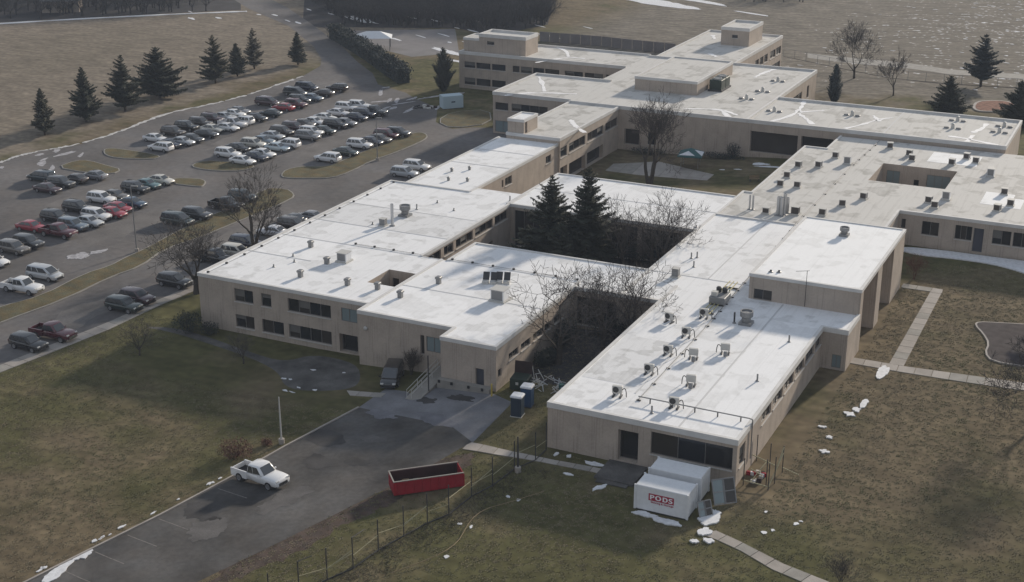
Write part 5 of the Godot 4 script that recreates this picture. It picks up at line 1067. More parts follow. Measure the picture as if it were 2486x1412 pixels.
	for k in 9000:
		var f := g.randf() * (hp.size() - 1); var i := int(f); var p := hp[i].lerp(hp[i + 1], f - i)
		var c := Vector3(p.x + g.randf_range(-1.7, 1.7), -2.0 + 3.6 * sqrt(g.randf()) * (1.0 + 0.06 * sin(f * 9.0)), p.y + g.randf_range(-1.7, 1.7)) - t.position
		var a := Vector3(g.randf_range(-1, 1), g.randf_range(-1, 1), g.randf_range(-1, 1)).normalized() * 0.34
		var b := a.cross(Vector3(g.randf_range(-1, 1), 1, g.randf_range(-1, 1))).normalized() * 0.26
		tri(st, c - a, c + b, c + a)
	part("foliage", done(st), M.hedge, t)
	# dry turf: clumps of short blades over the near lawns
	var tuft := start()
	for k in 9:
		var a := g.randf() * TAU; var o := Vector3(g.randf_range(-0.16, 0.16), 0, g.randf_range(-0.16, 0.16)); var hgt := g.randf_range(0.02, 0.055)
		var side := Vector3(cos(a), 0, sin(a)) * 0.05
		tri(tuft, o - side, o + side, o + Vector3(g.randf_range(-0.08, 0.08), hgt, g.randf_range(-0.08, 0.08)))
	var tm := done(tuft)
	var nf := noise(91, 0.05, 3); var nf2 := noise(92, 0.35, 2)
	var keep := [P2(DRIVE), P2(PAD), P2(WALK_D), P2(WALK_A), P2(WALK_B), P2(WALK_P), P2(WALK_W), smooth_poly(P2(PLAY), true, 1), P2([-102, -110, -59, -110, -59, -170, -102, -170]), P2([-50, -108, -27.5, -108, -27.5, -190, -50, -190]), P2([-38, -100.5, -32, -100.5, -32, -108, -38, -108]), smooth_poly(P2(FRONT_PATH)), P2([-43, -104, -38.5, -104, -38.5, -109, -43, -109])]
	var mm2 := MultiMesh.new(); mm2.transform_format = MultiMesh.TRANSFORM_3D; mm2.use_colors = true; mm2.mesh = tm
	var tfs := []; var cols := []
	for k in 150000:
		var p := Vector2(g.randf_range(-112, 0), g.randf_range(-182, -62))
		if p.x > -30 and p.y < -180: continue
		if p.x < -60 and p.y < -124: continue
		var hit := false
		for q in keep:
			if Geometry2D.is_point_in_polygon(p, q): hit = true; break
		if hit or g.randf() < 0.25 - 0.5 * nf2.get_noise_2d(p.x, p.y): continue
		var s := g.randf_range(0.6, 1.3)
		tfs.append(Transform3D(Basis(Vector3.UP, g.randf() * TAU).scaled(Vector3(s, s, s)), Vector3(p.x, ground_y(p.x), p.y)))
		var c := clampf(0.5 + nf.get_noise_2d(p.x, p.y) * 1.2 + g.randf_range(-0.35, 0.35), 0.0, 1.0)
		cols.append(Color(0.135, 0.13, 0.06).lerp(Color(0.21, 0.172, 0.108), c))
	mm2.instance_count = tfs.size()
	for k in tfs.size():
		mm2.set_instance_transform(k, tfs[k]); mm2.set_instance_color(k, cols[k])
	var gi := MultiMeshInstance3D.new(); gi.name = numbered("grass"); gi.multimesh = mm2; gi.material_override = M.turf; add_child(gi)
	tag(gi, "dry brown and olive winter grass on the lawns", "grass", "", "stuff")
	# the far wood reads as one mass
	var kinds := []
	for k in 4:
		var m := bare_meshes(10.0, 300 + k, 4, 0.9, 5, 0.24, 1, 0.022)
		var all := SurfaceTool.new()
		all.append_from(m[0], 0, Transform3D.IDENTITY); all.append_from(m[1], 0, Transform3D.IDENTITY)
		kinds.append(all.commit())
	var spots := [[], [], [], []]
	for area in [[P2(WOOD_A), 360, 1.0], [P2(WOOD_B), 520, 0.85], [P2(WOOD_C), 30, 0.7]]:
		var poly: PackedVector2Array = area[0]
		var lo := poly[0]; var hi := poly[0]
		for p in poly:
			lo = lo.min(p); hi = hi.max(p)
		var n := 0
		while n < area[1]:
			var p := Vector2(g.randf_range(lo.x, hi.x), g.randf_range(lo.y, hi.y))
			if not Geometry2D.is_point_in_polygon(p, poly): continue
			n += 1
			var near_road := false
			for rk in ROADC.size() / 2 - 1:
				if Geometry2D.get_closest_point_to_segment(p, Vector2(ROADC[rk * 2], ROADC[rk * 2 + 1]), Vector2(ROADC[rk * 2 + 2], ROADC[rk * 2 + 3])).distance_to(p) < 13.0: near_road = true
			if near_road: continue
			var s: float = area[2] * g.randf_range(0.6, 1.05)
			spots[n % 4].append(Transform3D(Basis(Vector3.UP, g.randf() * TAU).scaled(Vector3(s * 1.25, s, s * 1.25)), Vector3(p.x, ground_y(p.x) - 0.1, p.y)))
	for k in 4:
		var mm := MultiMesh.new(); mm.transform_format = MultiMesh.TRANSFORM_3D; mm.mesh = kinds[k]; mm.instance_count = spots[k].size()
		for i in spots[k].size(): mm.set_instance_transform(i, spots[k][i])
		var mi := MultiMeshInstance3D.new(); mi.name = numbered("woodland"); mi.multimesh = mm; mi.material_override = M.bark_far; add_child(mi)
		tag(mi, "dark leafless woodland closing the view beyond the fields", "woodland", "far woodland", "stuff")
func spot(p: Array) -> String:
	var best := ""; var bd := 1e9
	for l in [[-33.7, -212.0, "behind the sunken light well"], [-33.7, -196.5, "before the sunken light well"], [-26.0, -204.0, "beyond the far end of the light well"], [-43.0, -190.0, "near the gas pipe by the steel flues"], [-43.0, -212.0, "near the gas pipe behind the light well"], [-51.0, -200.0, "near the patio courtyard edge"], [-30.0, -188.0, "above the snowy lawn wall"], [-20.0, -190.0, "by the pale membrane squares"]]:
		var d := Vector2(p[0] - l[0], p[1] - l[1]).length()
		if d < bd: bd = d; best = l[2]
	return best
func roofs() -> void:
	var R := 4.6; var Q := 5.4
	var near := ["beside the front edge pipe", "second back from front edge", "halfway along the front wing", "by the seam pipe halfway along", "standing alone near the lawn side", "behind the front edge pipe", "near the seam pipe towards the hall", "close to the equipment platform", "near the narrow courtyard edge", "tucked against the front edge pipe"]
	for k in AC.size(): ac_unit(AC[k][0], AC[k][1], R, rng.randf_range(-0.25, 0.25) + (PI if k in [3, 4, 5] else 0.0), "pale roof condenser on feet " + near[k], "condensers on the front wing roof", true)
	var gl := ["between the roof seam and the west edge", "near the front edge of west wing", "in line with the small light well", "nearest the small light well", "on the dock wing roof corner", "between light well and folded hoods", "beside the large white roof box"]
	for k in GOOSE.size(): goose_vent(GOOSE[k][0], GOOSE[k][1], R, 0.85, "grey gooseneck vent " + gl[k], "gooseneck vents on the west roofs")
	box_vent(BIGBOX[0][0], BIGBOX[0][1], R, 1.3, 1.2, "large white roof box on the west wing", "", M.metal_grey, M.white_paint)
	box_vent(BIGBOX[1][0], BIGBOX[1][1], R, 1.6, 1.4, "large white roof box by the narrow courtyard edge", "", M.metal_grey, M.white_paint)
	for k in 2:
		var t := thing("folded_hood", Vector3(CHAIRS[k][0], R, CHAIRS[k][1]), 0.3, ["black open roof hatch hoods beside gooseneck vent", "black roof hatch hood near the courtyard tree"][k], "hatch")
		for j in 2:
			var st := start(); box(st, Vector3(j * 0.9 - 0.9, 0, -0.35), Vector3(j * 0.9 - 0.15, 0.35, 0.35)); part("curb", done(st), M.metal_pale, t)
			st = start(); box(st, Vector3(j * 0.9 - 0.9, 0, -0.02), Vector3(j * 0.9 - 0.15, 0.95, 0.04), Transform3D(Basis(Vector3.RIGHT, -0.6), Vector3(0, 0.36, -0.3))); part("lid", done(st), M.dark_metal, t)
	pipe_vent(STACK1[0][0], STACK1[0][1], R, 0.2, 3.0, "tall pale flue standing on the west wing roof", "", M.galv)
	box_vent(STACK1[0][0] - 1.1, STACK1[0][1] + 0.5, R, 0.8, 1.0, "small grey box at the foot of the tall flue", "", M.metal_grey, M.metal_grey)
	round_fan(FAN1[0][0], FAN1[0][1], R, 0.65, 1.5, "drum shaped exhaust fan behind the tall flue", "", M.metal_grey)
	for k in PIPES_S.size(): pipe_vent(PIPES_S[k][0], PIPES_S[k][1], R, 0.09, 0.75 if k < 2 or k > 9 else 0.35, "short thin vent pipe on the " + ("west wing roof" if PIPES_S[k][0] < -79.0 else ("corridor wing roof" if PIPES_S[k][1] < -139.0 else "front wing roof")), "short vent pipes on the white roofs", M.metal_grey)
	for k in M16V.size(): goose_vent(M16V[k][0], M16V[k][1], R, 0.55, "small dark vent hood on the middle wing roof", "small hoods on the middle wing roof")
	round_fan(FAN2[0][0], FAN2[0][1], R, 0.62, 1.5, "blue grey exhaust fan in the tall hall shadow", "", M.metal_grey)
	pipe_vent(TPIPE[0][0], TPIPE[0][1], R, 0.1, 1.25, "dark capped pipe beside the blue grey exhaust fan", "", M.dark_metal)
	round_fan(GYMFAN[0][0], GYMFAN[0][1], 7.5, 0.5, 1.1, "single grey exhaust fan on the bright hall roof", "", M.metal_grey)
	for k in 2: pipe_vent(GYMDOTS[k][0], GYMDOTS[k][1], 7.5, 0.13, 0.25, "stubby roof drain cap near the bright hall roof edge", "drain caps on the hall roof", M.dark_metal)
	var t := thing("roof_antenna", Vector3(-34.0, 4.6, -144.0), 0, "thin aerial mast on the tall hall front wall", "antenna")
	var st := start(); tube(st, Vector3(0, 0.2, 0.05), Vector3(0, 4.4, 0.05), 0.04, 0.03, 6); part("mast", done(st), M.dark_metal, t)
	st = start(); tube(st, Vector3(-1.2, 4.2, 0.25), Vector3(0.25, 4.4, 0.0), 0.025, 0.025, 5); part("boom", done(st), M.dark_metal, t)
	# platform of units by the corridor
	t = thing("equipment_platform", Vector3(PLAT[0][0], R, PLAT[0][1]), 0, "grey equipment platform with black compressors by the corridor seam", "equipment")
	st = start(); bevel_box(st, Vector3(-0.9, 0.25, -1.3), Vector3(0.9, 1.0, 1.1), 0.04); part("housing", done(st), M.metal_grey, t)
	for k in 2:
		st = start(); lathe(st, [Vector2(0.3, 0.0), Vector2(0.32, 0.45), Vector2(0.2, 0.6), Vector2(0.02, 0.62)], 10, Transform3D(Basis.IDENTITY, Vector3(-0.4 + 0.7 * k, 1.0, -0.9))); part("compressor", done(st), M.dark_metal, t)
	for x in [-0.7, 0.7]:
		for z in [-1.0, 0.9]:
			st = start(); box(st, Vector3(x - 0.07, 0, z - 0.07), Vector3(x + 0.07, 0.25, z + 0.07)); part("leg", done(st), M.dark_metal, t)
	st = start(); box(st, Vector3(-0.75, 1.0, 0.2), Vector3(-0.1, 1.5, 0.8)); part("control_box", done(st), M.metal_pale, t)
	box_vent(LINKBOX[0][0], LINKBOX[0][1], R, 0.8, 1.1, "grey box hood on the link roof ridge", "", M.metal_grey, M.metal_grey)
	for k in BOXV.size():
		box_vent(BOXV[k][0], BOXV[k][1], R, 0.85, 0.95, "small dark louvred box fan " + spot(BOXV[k]), "box fans on the broad tan roof", M.louvre, M.metal_grey, rng.randf_range(-0.2, 0.2))
		if k % 3 == 0 and k > 0:
			pass
	for k in WHITEV.size(): box_vent(WHITEV[k][0], WHITEV[k][1], R, 1.0, 1.2, "taller white box vent on the broad tan roof", "white box vents on the broad tan roof", M.metal_grey, M.white_paint)
	for k in STACKS2.size(): pipe_vent(STACKS2[k][0], STACKS2[k][1], R, 0.13 if k < 2 else 0.24, 2.0 if k < 2 else rng.randf_range(2.0, 3.0), "thin paired steel flue at the tan roof corner" if k < 2 else "shiny steel flue in the clustered stacks on tan roof", "paired flues" if k < 2 else "clustered steel flues on the tan roof", M.galv)
	box_vent(STACKS2[6][0] + 1.2, STACKS2[6][1] + 0.2, R, 1.0, 1.1, "dark blower box beside the clustered steel flues", "", M.louvre, M.dark_metal)
	box_vent(STACKS2[2][0] - 1.6, STACKS2[2][1], R, 0.9, 0.9, "pale blower box beside the clustered steel flues", "", M.louvre, M.metal_pale)
	for k in CROSSV.size(): cross_vent(CROSSV[k][0], CROSSV[k][1], Q, "pale stub vent with low side hoods " + ("on the roof of the central tan block" if CROSSV[k][0] < -65.0 else ("between ice lines on the east wing roof" if CROSSV[k][0] < -40.0 else "paired at the end of the east wing roof")), "stub vents on the far tan roofs", M.metal_grey)
	# chiller in its well behind the roof room
	t = thing("roof_chiller", Vector3(-77.4, Q, -246.5), 0, "dark green twin fan chiller beside the roof room", "chiller")
	for k in 2:
		st = start(); bevel_box(st, Vector3(-0.9, 0.3, -2.6 + 2.7 * k), Vector3(1.4, 2.1, -0.1 + 2.7 * k), 0.06); part("casing", done(st), M.green_bin, t)
		st = start(); lathe(st, [Vector2(0.75, 2.1), Vector2(0.75, 2.35), Vector2(0.68, 2.35), Vector2(0.66, 2.2), Vector2(0.02, 2.22)], 14, Transform3D(Basis.IDENTITY, Vector3(0.25, 0, -1.35 + 2.7 * k))); part("fan_ring", done(st), M.metal_pale, t)
	st = start(); box(st, Vector3(-1.1, 0, -2.8), Vector3(1.6, 0.3, 2.8)); part("base_frame", done(st), M.dark_metal, t)
	# gas line along the seam, on blocks
	t = thing("roof_gas_pipe", Vector3(-42.2, R, -113), 0, "long thin gas pipe on blocks running along the roof seams", "pipe")
	st = start(); var line := [Vector3(-41.7, 0, -113.1), Vector3(-41.9, 0, -134), Vector3(-42.3, 0, -146), Vector3(-42.6, 0, -160), Vector3(-43, 0, -177.5), Vector3(-43.1, 0, -206.6), Vector3(-42.6, 0, -223.2)]
	var pts := []
	for p in line: pts.append(p + Vector3(42.2, 0.16, 113))
	path_tube(st, pts, 0.05, 5); part("pipe", done(st), M.metal_grey, t)
	for k in line.size() - 1:
		for j in 5:
			var p: Vector3 = pts[k].lerp(pts[k + 1], j / 5.0)
			st = start(); cbox(st, Vector3(p.x, 0.05, p.z), Vector3(0.4, 0.1, 0.16)); part("block", done(st), M.dark_metal, t)
	t = thing("roof_edge_pipe", Vector3(-41.7, R, -113), 0, "raised pipe along the front edge of the front wing roof", "pipe")
	st = start(); path_tube(st, [Vector3(0, 0.5, 0), Vector3(10.8, 0.5, 0.1), Vector3(11.12, 0.45, 0.1), Vector3(11.12, -3.5, 0.1)], 0.06, 6); part("pipe", done(st), M.metal_grey, t)
	for x in [1.2, 3.4, 5.6, 7.8, 10.0]:
		st = start(); box(st, Vector3(x - 0.05, 0, 0.0), Vector3(x + 0.05, 0.45, 0.1)); part("support", done(st), M.dark_metal, t)
	t = thing("yellow_pipe_run", Vector3(-43.4, R, -141), 0, "bundle of yellow pipes stepping over the ridge by the corridor", "pipe")
	for k in 3:
		st = start(); path_tube(st, [Vector3(-0.2 + k * 0.45, 0.25, 4.0), Vector3(-0.2 + k * 0.45, 0.25, -2.6), Vector3(-0.2 + k * 0.45, 0.6, -3.2), Vector3(-0.2 + k * 0.45, 0.6, -6.2)], 0.07, 6); part("pipe", done(st), M.pipe_yellow, t)
	for z in [3.4, 0.4, -2.2, -5.4]:
		st = start(); box(st, Vector3(-0.5, 0, z - 0.08), Vector3(1.0, 0.17, z + 0.08)); part("block", done(st), M.dark_metal, t)
	# lightning cables held by small clamps
	for c in [[Vector3(-100.6, 0, -124.6), Vector3(-100.6, 0, -167.8), 12, "thin cable with dark clamps along the west roof edge"], [Vector3(-90.5, 0, -141.3), Vector3(-60.2, 0, -141.3), 11, "thin cable with dark clamps along the cross roof seam"]]:
		t = thing("roof_cable", Vector3(c[0].x, R, c[0].z), 0, c[3], "cable")
		st = start(); tube(st, Vector3(0, 0.06, 0), c[1] - c[0] + Vector3(0, 0.06, 0), 0.02, 0.02, 4); part("cable", done(st), M.dark_metal, t)
		for k in c[2] + 1:
			var p: Vector3 = (c[1] - c[0]) * (float(k) / c[2])
			st = start(); cbox(st, p + Vector3(0, 0.11, 0), Vector3(0.24, 0.2, 0.24)); part("clamp", done(st), M.dark_metal, t)
	# ice left along the drains of the tan roofs
	st = start()
	for l in SNOWLINES:
		var q := PackedVector2Array()
		for p in l: q.append(Vector2(p[0], p[1]))
		var rb := ribbon(smooth_poly(q, false, 2), 0.75, 0.6)
		var ix := Geometry2D.triangulate_polygon(rb)
		for i in range(0, ix.size(), 3):
			var a := rb[ix[i]]; var b := rb[ix[i + 1]]; var c := rb[ix[i + 2]]
			if (b - a).cross(c - a) < 0:
				var s := b; b = c; c = s
			var y := Q + 0.02 + 0.002 * (i % 5)
			tri(st, Vector3(a.x, y, a.y), Vector3(c.x, y, c.y), Vector3(b.x, y, b.y))
	tag(part("snow", done(st), M.ice), "branching white ice lines along the drains of the tan roofs", "snow", "", "stuff")
	# pale patched membrane on the broad tan roof
	for a in [[-33.5, -26.2, -219.8, -213.6], [-22.8, -18.9, -200.5, -194.0], [-19.4, -17.4, -198.5, -193.5]]:
		st = start(); box(st, Vector3(a[0], R + 0.004, a[2]), Vector3(a[1], R + 0.02, a[3]))
		tag(part("roof_patch", done(st), M.bright_roof), "pale square of newer membrane on the broad tan roof", "roof patch", "newer membrane patches")
func vehicles() -> void:
	var C := {"navy": [0.018, 0.024, 0.045], "charcoal": [0.04, 0.042, 0.045], "brown_black": [0.03, 0.022, 0.02], "dark_brown": [0.05, 0.04, 0.035], "steel_blue": [0.14, 0.18, 0.22], "dark_maroon": [0.06, 0.03, 0.035], "black": [0.012, 0.013, 0.015], "wine_red": [0.09, 0.014, 0.022], "red": [0.3, 0.02, 0.035], "dark_teal": [0.02, 0.035, 0.042], "white": [0.72, 0.72, 0.72], "pearl": [0.6, 0.6, 0.62], "grey": [0.2, 0.2, 0.21], "dark_green": [0.018, 0.032, 0.03], "taupe": [0.13, 0.12, 0.11], "silver": [0.42, 0.44, 0.46], "beige": [0.55, 0.53, 0.47], "pale_blue": [0.42, 0.5, 0.54], "teal": [0.09, 0.17, 0.18], "dark_blue": [0.03, 0.06, 0.1]}
	var paint := {}
	for k in C:
		var m := mat(C[k][0], C[k][1], C[k][2], 0.25, 0.0, 0.5)
		m.clearcoat_enabled = true; m.clearcoat = 1.0; m.clearcoat_roughness = 0.06
		paint[k] = m
	var nm := {"sedan": "parked_sedan", "suv": "parked_wagon", "van": "parked_minivan", "pickup": "parked_pickup"}
	var ct := {"sedan": "car", "suv": "car", "van": "minivan", "pickup": "pickup"}
	for c in CARS:
		var turn: float = (0.0 if c[4] > 0 else PI) + rng.randf_range(-0.035, 0.035)
		car(nm[c[2]], c[5], c[2], paint[c[3]], Vector3(c[0], -2.0 + 0.015, c[1]), turn, "cars in the parking lot", ct[c[2]], M.chrome if c[2] == "pickup" else M.grille)
	var x := -71.1
	var wp := car("parked_pickup", "white pickup standing alone on the driveway by the dock", "pickup", paint.white, Vector3(x, ground_y(x) + 0.015, -93.2), deg_to_rad(-9.0), "", "pickup", M.grille)
	wp.rotation.z = 0.04
	var bar := start(); cbox(bar, Vector3(-0.6, 1.9, 0), Vector3(0.18, 0.09, 1.1)); part("light_bar", done(bar), M.white_paint, wp)
	var dv := car("parked_minivan", "dark minivan with pale headlights backed up beside the dock ramp", "van", paint.black, Vector3(-71.9, ground_y(-71.9) + 0.015, -118.4), deg_to_rad(-70.0), "", "minivan", M.grille)
func yard() -> void:
	var st: SurfaceTool; var t: Node3D
	# storage containers
	for k in 2:
		t = thing("storage_container", Vector3(-35.0, 0.0, -102.5 if k == 0 else -105.9), 0, ["white storage container with red lettered sign on its front", "plain white storage container close behind the lettered one"][k], "container", "white storage containers")
		var w := 2.38; var h := 2.45
		st = start(); bevel_box(st, Vector3(-w, 0.16, -1.15), Vector3(w, h, 1.15), 0.05); part("shell", done(st), M.white_paint, t)
		for s in [-1.0, 1.0]:
			for e in [-1.0, 1.0]:
				st = start(); box(st, Vector3(s * (w + 0.005) - 0.09, 0.12, e * 1.155 - 0.07), Vector3(s * (w + 0.005) + 0.09, h + 0.02, e * 1.155 + 0.07)); part("corner_post", done(st), M.white_paint, t)
		st = start(); box(st, Vector3(-w, 0.02, -1.1), Vector3(w, 0.16, 1.1)); part("skid", done(st), M.dark_metal, t)
		if k == 0:
			st = start(); box(st, Vector3(-1.15, 1.2, 1.155), Vector3(1.15, 1.86, 1.175)); var sign := part("sign", done(st), M.red_sign, t)
			var tm := TextMesh.new(); tm.text = "PODS"; var ft := SystemFont.new(); ft.font_names = PackedStringArray(["Droid Sans"]); ft.font_weight = 700; tm.font = ft; tm.font_size = 64; tm.pixel_size = 0.0088; tm.depth = 0.02
			var l := part("lettering", tm, M.letter, sign); l.position = Vector3(0, 1.53, 1.185); l.scale = Vector3(1.5, 1.08, 1)
			tm = TextMesh.new(); tm.text = "Moving & Storage"; tm.font = ft; tm.font_size = 32; tm.pixel_size = 0.0062; tm.depth = 0.015
			l = part("lettering", tm, M.red_sign, sign); l.position = Vector3(0.1, 1.05, 1.165); l.scale = Vector3(1.25, 1.1, 1)
	# red roll-off bin, open, turned to the drive
	var gy := ground_y(-56.0)
	t = thing("open_skip", Vector3(-55.85, gy, -97.25), atan2(4.3, 4.7), "red open topped steel skip with a white scrap inside", "skip")
	var L := 3.2; var W := 1.12; var H := 1.45
	st = start()
	box(st, Vector3(-L, 0.15, W - 0.06), Vector3(L, H, W)); box(st, Vector3(-L, 0.15, -W), Vector3(L, H, -W + 0.06)); box(st, Vector3(-L, 0.15, -W + 0.061), Vector3(-L + 0.06, H, W - 0.061)); box(st, Vector3(L - 0.06, 0.15, -W + 0.061), Vector3(L, H, W - 0.061)); part("shell", done(st), M.red_paint, t)
	st = start(); box(st, Vector3(-L + 0.065, 0.16, -W + 0.065), Vector3(L - 0.065, 0.34, W - 0.065)); box(st, Vector3(-L + 0.062, 0.35, -W + 0.062), Vector3(L - 0.062, H - 0.02, -W + 0.07)); part("lining", done(st), M.rust_in, t)
	for k in 9:
		st = start(); var x := -L + 0.4 + k * 0.75; box(st, Vector3(x - 0.05, 0.2, W), Vector3(x + 0.05, H - 0.08, W + 0.07)); part("rib", done(st), M.red_paint, t)
	st = start(); box(st, Vector3(-L - 0.03, H, W - 0.09), Vector3(L + 0.03, H + 0.07, W + 0.04)); box(st, Vector3(-L - 0.03, H, -W - 0.04), Vector3(L + 0.03, H + 0.07, -W + 0.09)); box(st, Vector3(-L - 0.03, H, -W + 0.091), Vector3(-L + 0.09, H + 0.07, W - 0.091)); part("top_rail", done(st), M.concrete_b, t)
	for s in [-0.6, 0.6]:
		st = start(); box(st, Vector3(-L, 0, s - 0.06), Vector3(L, 0.15, s + 0.06)); part("runner", done(st), M.dark_metal, t)
	for k in 12:
		st = start(); var dc := Vector3(rng.randf_range(-2.9, 0.6), 0.34, rng.randf_range(-0.8, 0.8)); bevel_box(st, dc - Vector3(0.25, 0.0, 0.15), dc + Vector3(rng.randf_range(0.1, 0.4), rng.randf_range(0.1, 0.5), rng.randf_range(0.05, 0.2)), 0.03); part("rubble", done(st), [M.wood, M.concrete_b, M.rust_in][k % 3], t)
	var tr := thing("bag", Vector3(-57.4, gy + 0.36, -95.6), 0.5, "white scrap of foam lying inside the red skip", "scrap")
	st = start(); bevel_box(st, Vector3(-0.35, 0, -0.12), Vector3(0.35, 0.55, 0.12), 0.06); part("foam_block", done(st), M.snow, tr)
	# portable toilets with snow on their roofs
	for k in 2:
		t = thing("portable_toilet", Vector3([-54.9, -55.0][k], ground_y(-55.0), [-114.2, -116.7][k]), 0.12, ["dark blue portable toilet with snow on its roof by fence", "brighter blue portable toilet with snowy roof behind the dark one"][k], "portable toilet", "portable toilets")
		var m: Material = [M.dark_blue_plastic, M.blue_plastic][k]
		st = start(); bevel_box(st, Vector3(-0.55, 0.08, -0.55), Vector3(0.55, 2.1, 0.55), 0.05); part("cabin", done(st), m, t)
		st = start(); box(st, Vector3(-0.4, 0.2, 0.55), Vector3(0.4, 1.95, 0.58)); part("door", done(st), m, t)
		st = start(); box(st, Vector3(-0.6, 0, -0.6), Vector3(0.6, 0.08, 0.6)); part("base", done(st), M.metal_pale if k == 0 else M.dark_metal, t)
		st = start(); bevel_box(st, Vector3(-0.62, 2.1, -0.62), Vector3(0.62, 2.3, 0.62), 0.09); part("snow_cap", done(st), M.snow, t)
	# green dumpster with scrap metal
	t = thing("dumpster", Vector3(-57.6, ground_y(-57.6), -120.6), 0.15, "dark green dumpster with its lid thrown up against the wall", "dumpster")
	st = start(); bevel_box(st, Vector3(-0.95, 0.15, -0.9), Vector3(0.95, 1.35, 0.9), 0.06); part("bin", done(st), M.green_bin, t)
	st = start(); box(st, Vector3(-0.95, 0, -0.04), Vector3(0.95, 1.3, 0.04), Transform3D(Basis(Vector3.RIGHT, -0.25), Vector3(0, 1.3, -0.86))); part("lid", done(st), M.rust_in, t)
	st = start(); box(st, Vector3(-0.3, 0.7, 0.9), Vector3(0.0, 1.0, 0.92)); part("sticker", done(st), M.metal_pale, t)
	for s in [-0.7, 0.7]:
		st = start(); box(st, Vector3(s - 0.08, 0, -0.8), Vector3(s + 0.08, 0.15, 0.8)); part("runner", done(st), M.dark_metal, t)
	t = thing("scrap_heap", Vector3(-55.8, ground_y(-55.8), -122.0), 0, "tangle of bent pale metal scrap beside the green dumpster", "scrap")
	for k in 46:
		st = start(); var p := Vector3(rng.randf_range(-1.4, 2.6), rng.randf_range(0.05, 1.1), rng.randf_range(-1.4, 1.4)); var d := Vector3(rng.randf_range(-1, 1), rng.randf_range(-0.35, 0.35), rng.randf_range(-1, 1)).normalized()
		p.y *= 1.0 - absf(p.x) * 0.35
		var e := p + d * rng.randf_range(0.6, 1.5); e.y = maxf(e.y, 0.05)
		tube(st, Vector3(p.x, maxf(p.y, 0.05), p.z), e, 0.045, 0.045, 5); part("bar", done(st), M.metal_pale if k % 3 else M.galv, t)
	for k in 3:
		t = thing("drum", Vector3([-53.2, -52.6, -51.9][k], 0, [-121.2, -120.4, -121.6][k]), 0, ["teal steel drum beside the scrap near dark courtyard mouth", "blue steel drum among scrap near dark courtyard mouth", "rusty steel drum by the front wing wall"][k], "drum", "steel drums")
		t.position.y = ground_y(t.position.x)
		st = start(); lathe(st, [Vector2(0.01, 0), Vector2(0.29, 0.0), Vector2(0.3, 0.29), Vector2(0.32, 0.3), Vector2(0.3, 0.31), Vector2(0.3, 0.58), Vector2(0.32, 0.59), Vector2(0.3, 0.6), Vector2(0.29, 0.88), Vector2(0.26, 0.87), Vector2(0.01, 0.87)], 14); part("barrel", done(st), [M.green_canvas, M.blue_plastic, M.rust_in][k], t)
	# dock: ramp with rails, bumpers, post, canopy posts
	t = thing("dock_ramp", Vector3(-67.2, ground_y(-67.2), -117.5), 0, "concrete ramp with twin steel handrails up to the dock", "ramp")
	st = start(); quad(st, Vector3(-0.75, 0.02, 3.2), Vector3(0.85, 0.02, 3.2), Vector3(0.85, 0.95, -4.0), Vector3(-0.75, 0.95, -4.0)); quad(st, Vector3(0.85, -0.1, 3.2), Vector3(0.85, -0.1, -4.0), Vector3(0.85, 0.95, -4.0), Vector3(0.85, 0.02, 3.2)); quad(st, Vector3(-0.75, -0.1, -4.0), Vector3(-0.75, -0.1, 3.2), Vector3(-0.75, 0.02, 3.2), Vector3(-0.75, 0.95, -4.0)); part("slope", done(st), M.concrete_b, t)
	for s in [-0.68, -0.15]:
		st = start(); path_tube(st, [Vector3(s, 0.95, 2.9), Vector3(s, 1.85, -3.8)], 0.03, 6); path_tube(st, [Vector3(s, 0.5, 2.9), Vector3(s, 1.4, -3.8)], 0.025, 6)
		for k in 4:
			var f := k / 3.0; var z := lerpf(2.9, -3.8, f); tube(st, Vector3(s, 0.05 + 0.9 * f, z), Vector3(s, 0.95 + 0.9 * f, z), 0.03, 0.03, 6)
		part("handrail", done(st), M.metal_pale, t)
	t = thing("dock_platform", Vector3(-63.0, ground_y(-63.0), -118.0), 0, "concrete dock platform with black rubber bumpers", "dock")
	st = start(); box(st, Vector3(-3.2, -0.5, -0.78), Vector3(3.0, 0.75, 0.0)); part("slab", done(st), M.concrete_b, t)
	for x in [-2.9, -1.4, 0.6, 2.2]:
		st = start(); cbox(st, Vector3(x, 0.6, 0.06), Vector3(0.24, 0.3, 0.12)); part("bumper", done(st), M.tyre, t)
	t = thing("bollard", Vector3(-59.5, ground_y(-59.5), -117.6), 0, "yellow steel bollard at the loading dock corner", "bollard")
	st = start(); lathe(st, [Vector2(0.09, -0.1), Vector2(0.09, 1.35), Vector2(0.06, 1.42), Vector2(0.01, 1.44)], 10); part("post", done(st), M.yellow, t)
	t = thing("dock_post", Vector3(-66.4, ground_y(-66.4), -116.6), 0, "thin black post beside the dock ramp", "post")
	st = start(); tube(st, Vector3.ZERO, Vector3(0, 4.2, 0), 0.07, 0.07, 8); part("post", done(st), M.dark_metal, t)
	t = thing("wall_lamp", Vector3(-77.0, 2.75, -121.5), 0, "round wall lamp on the dock wing corner", "lamp")
	st = start(); lathe(st, [Vector2(0.25, 0.0), Vector2(0.25, 0.06), Vector2(0.16, 0.16), Vector2(0.01, 0.2)], 12, Transform3D(Basis(Vector3.RIGHT, PI / 2), Vector3(0, 0, 0))); part("dish", done(st), M.metal_pale, t)
	t = thing("entrance_step", Vector3(-40.9, 0, -106.2), 0, "dark sunken entrance step before the front wing door", "step")
	st = start(); bevel_box(st, Vector3(-1.9, 0.02, -2.6), Vector3(1.9, 0.22, 1.2), 0.04); part("landing", done(st), M.path, t)
	st = start(); box(st, Vector3(-1.5, 0.015, 1.2), Vector3(1.5, 0.11, 1.8)); part("tread", done(st), M.path, t)
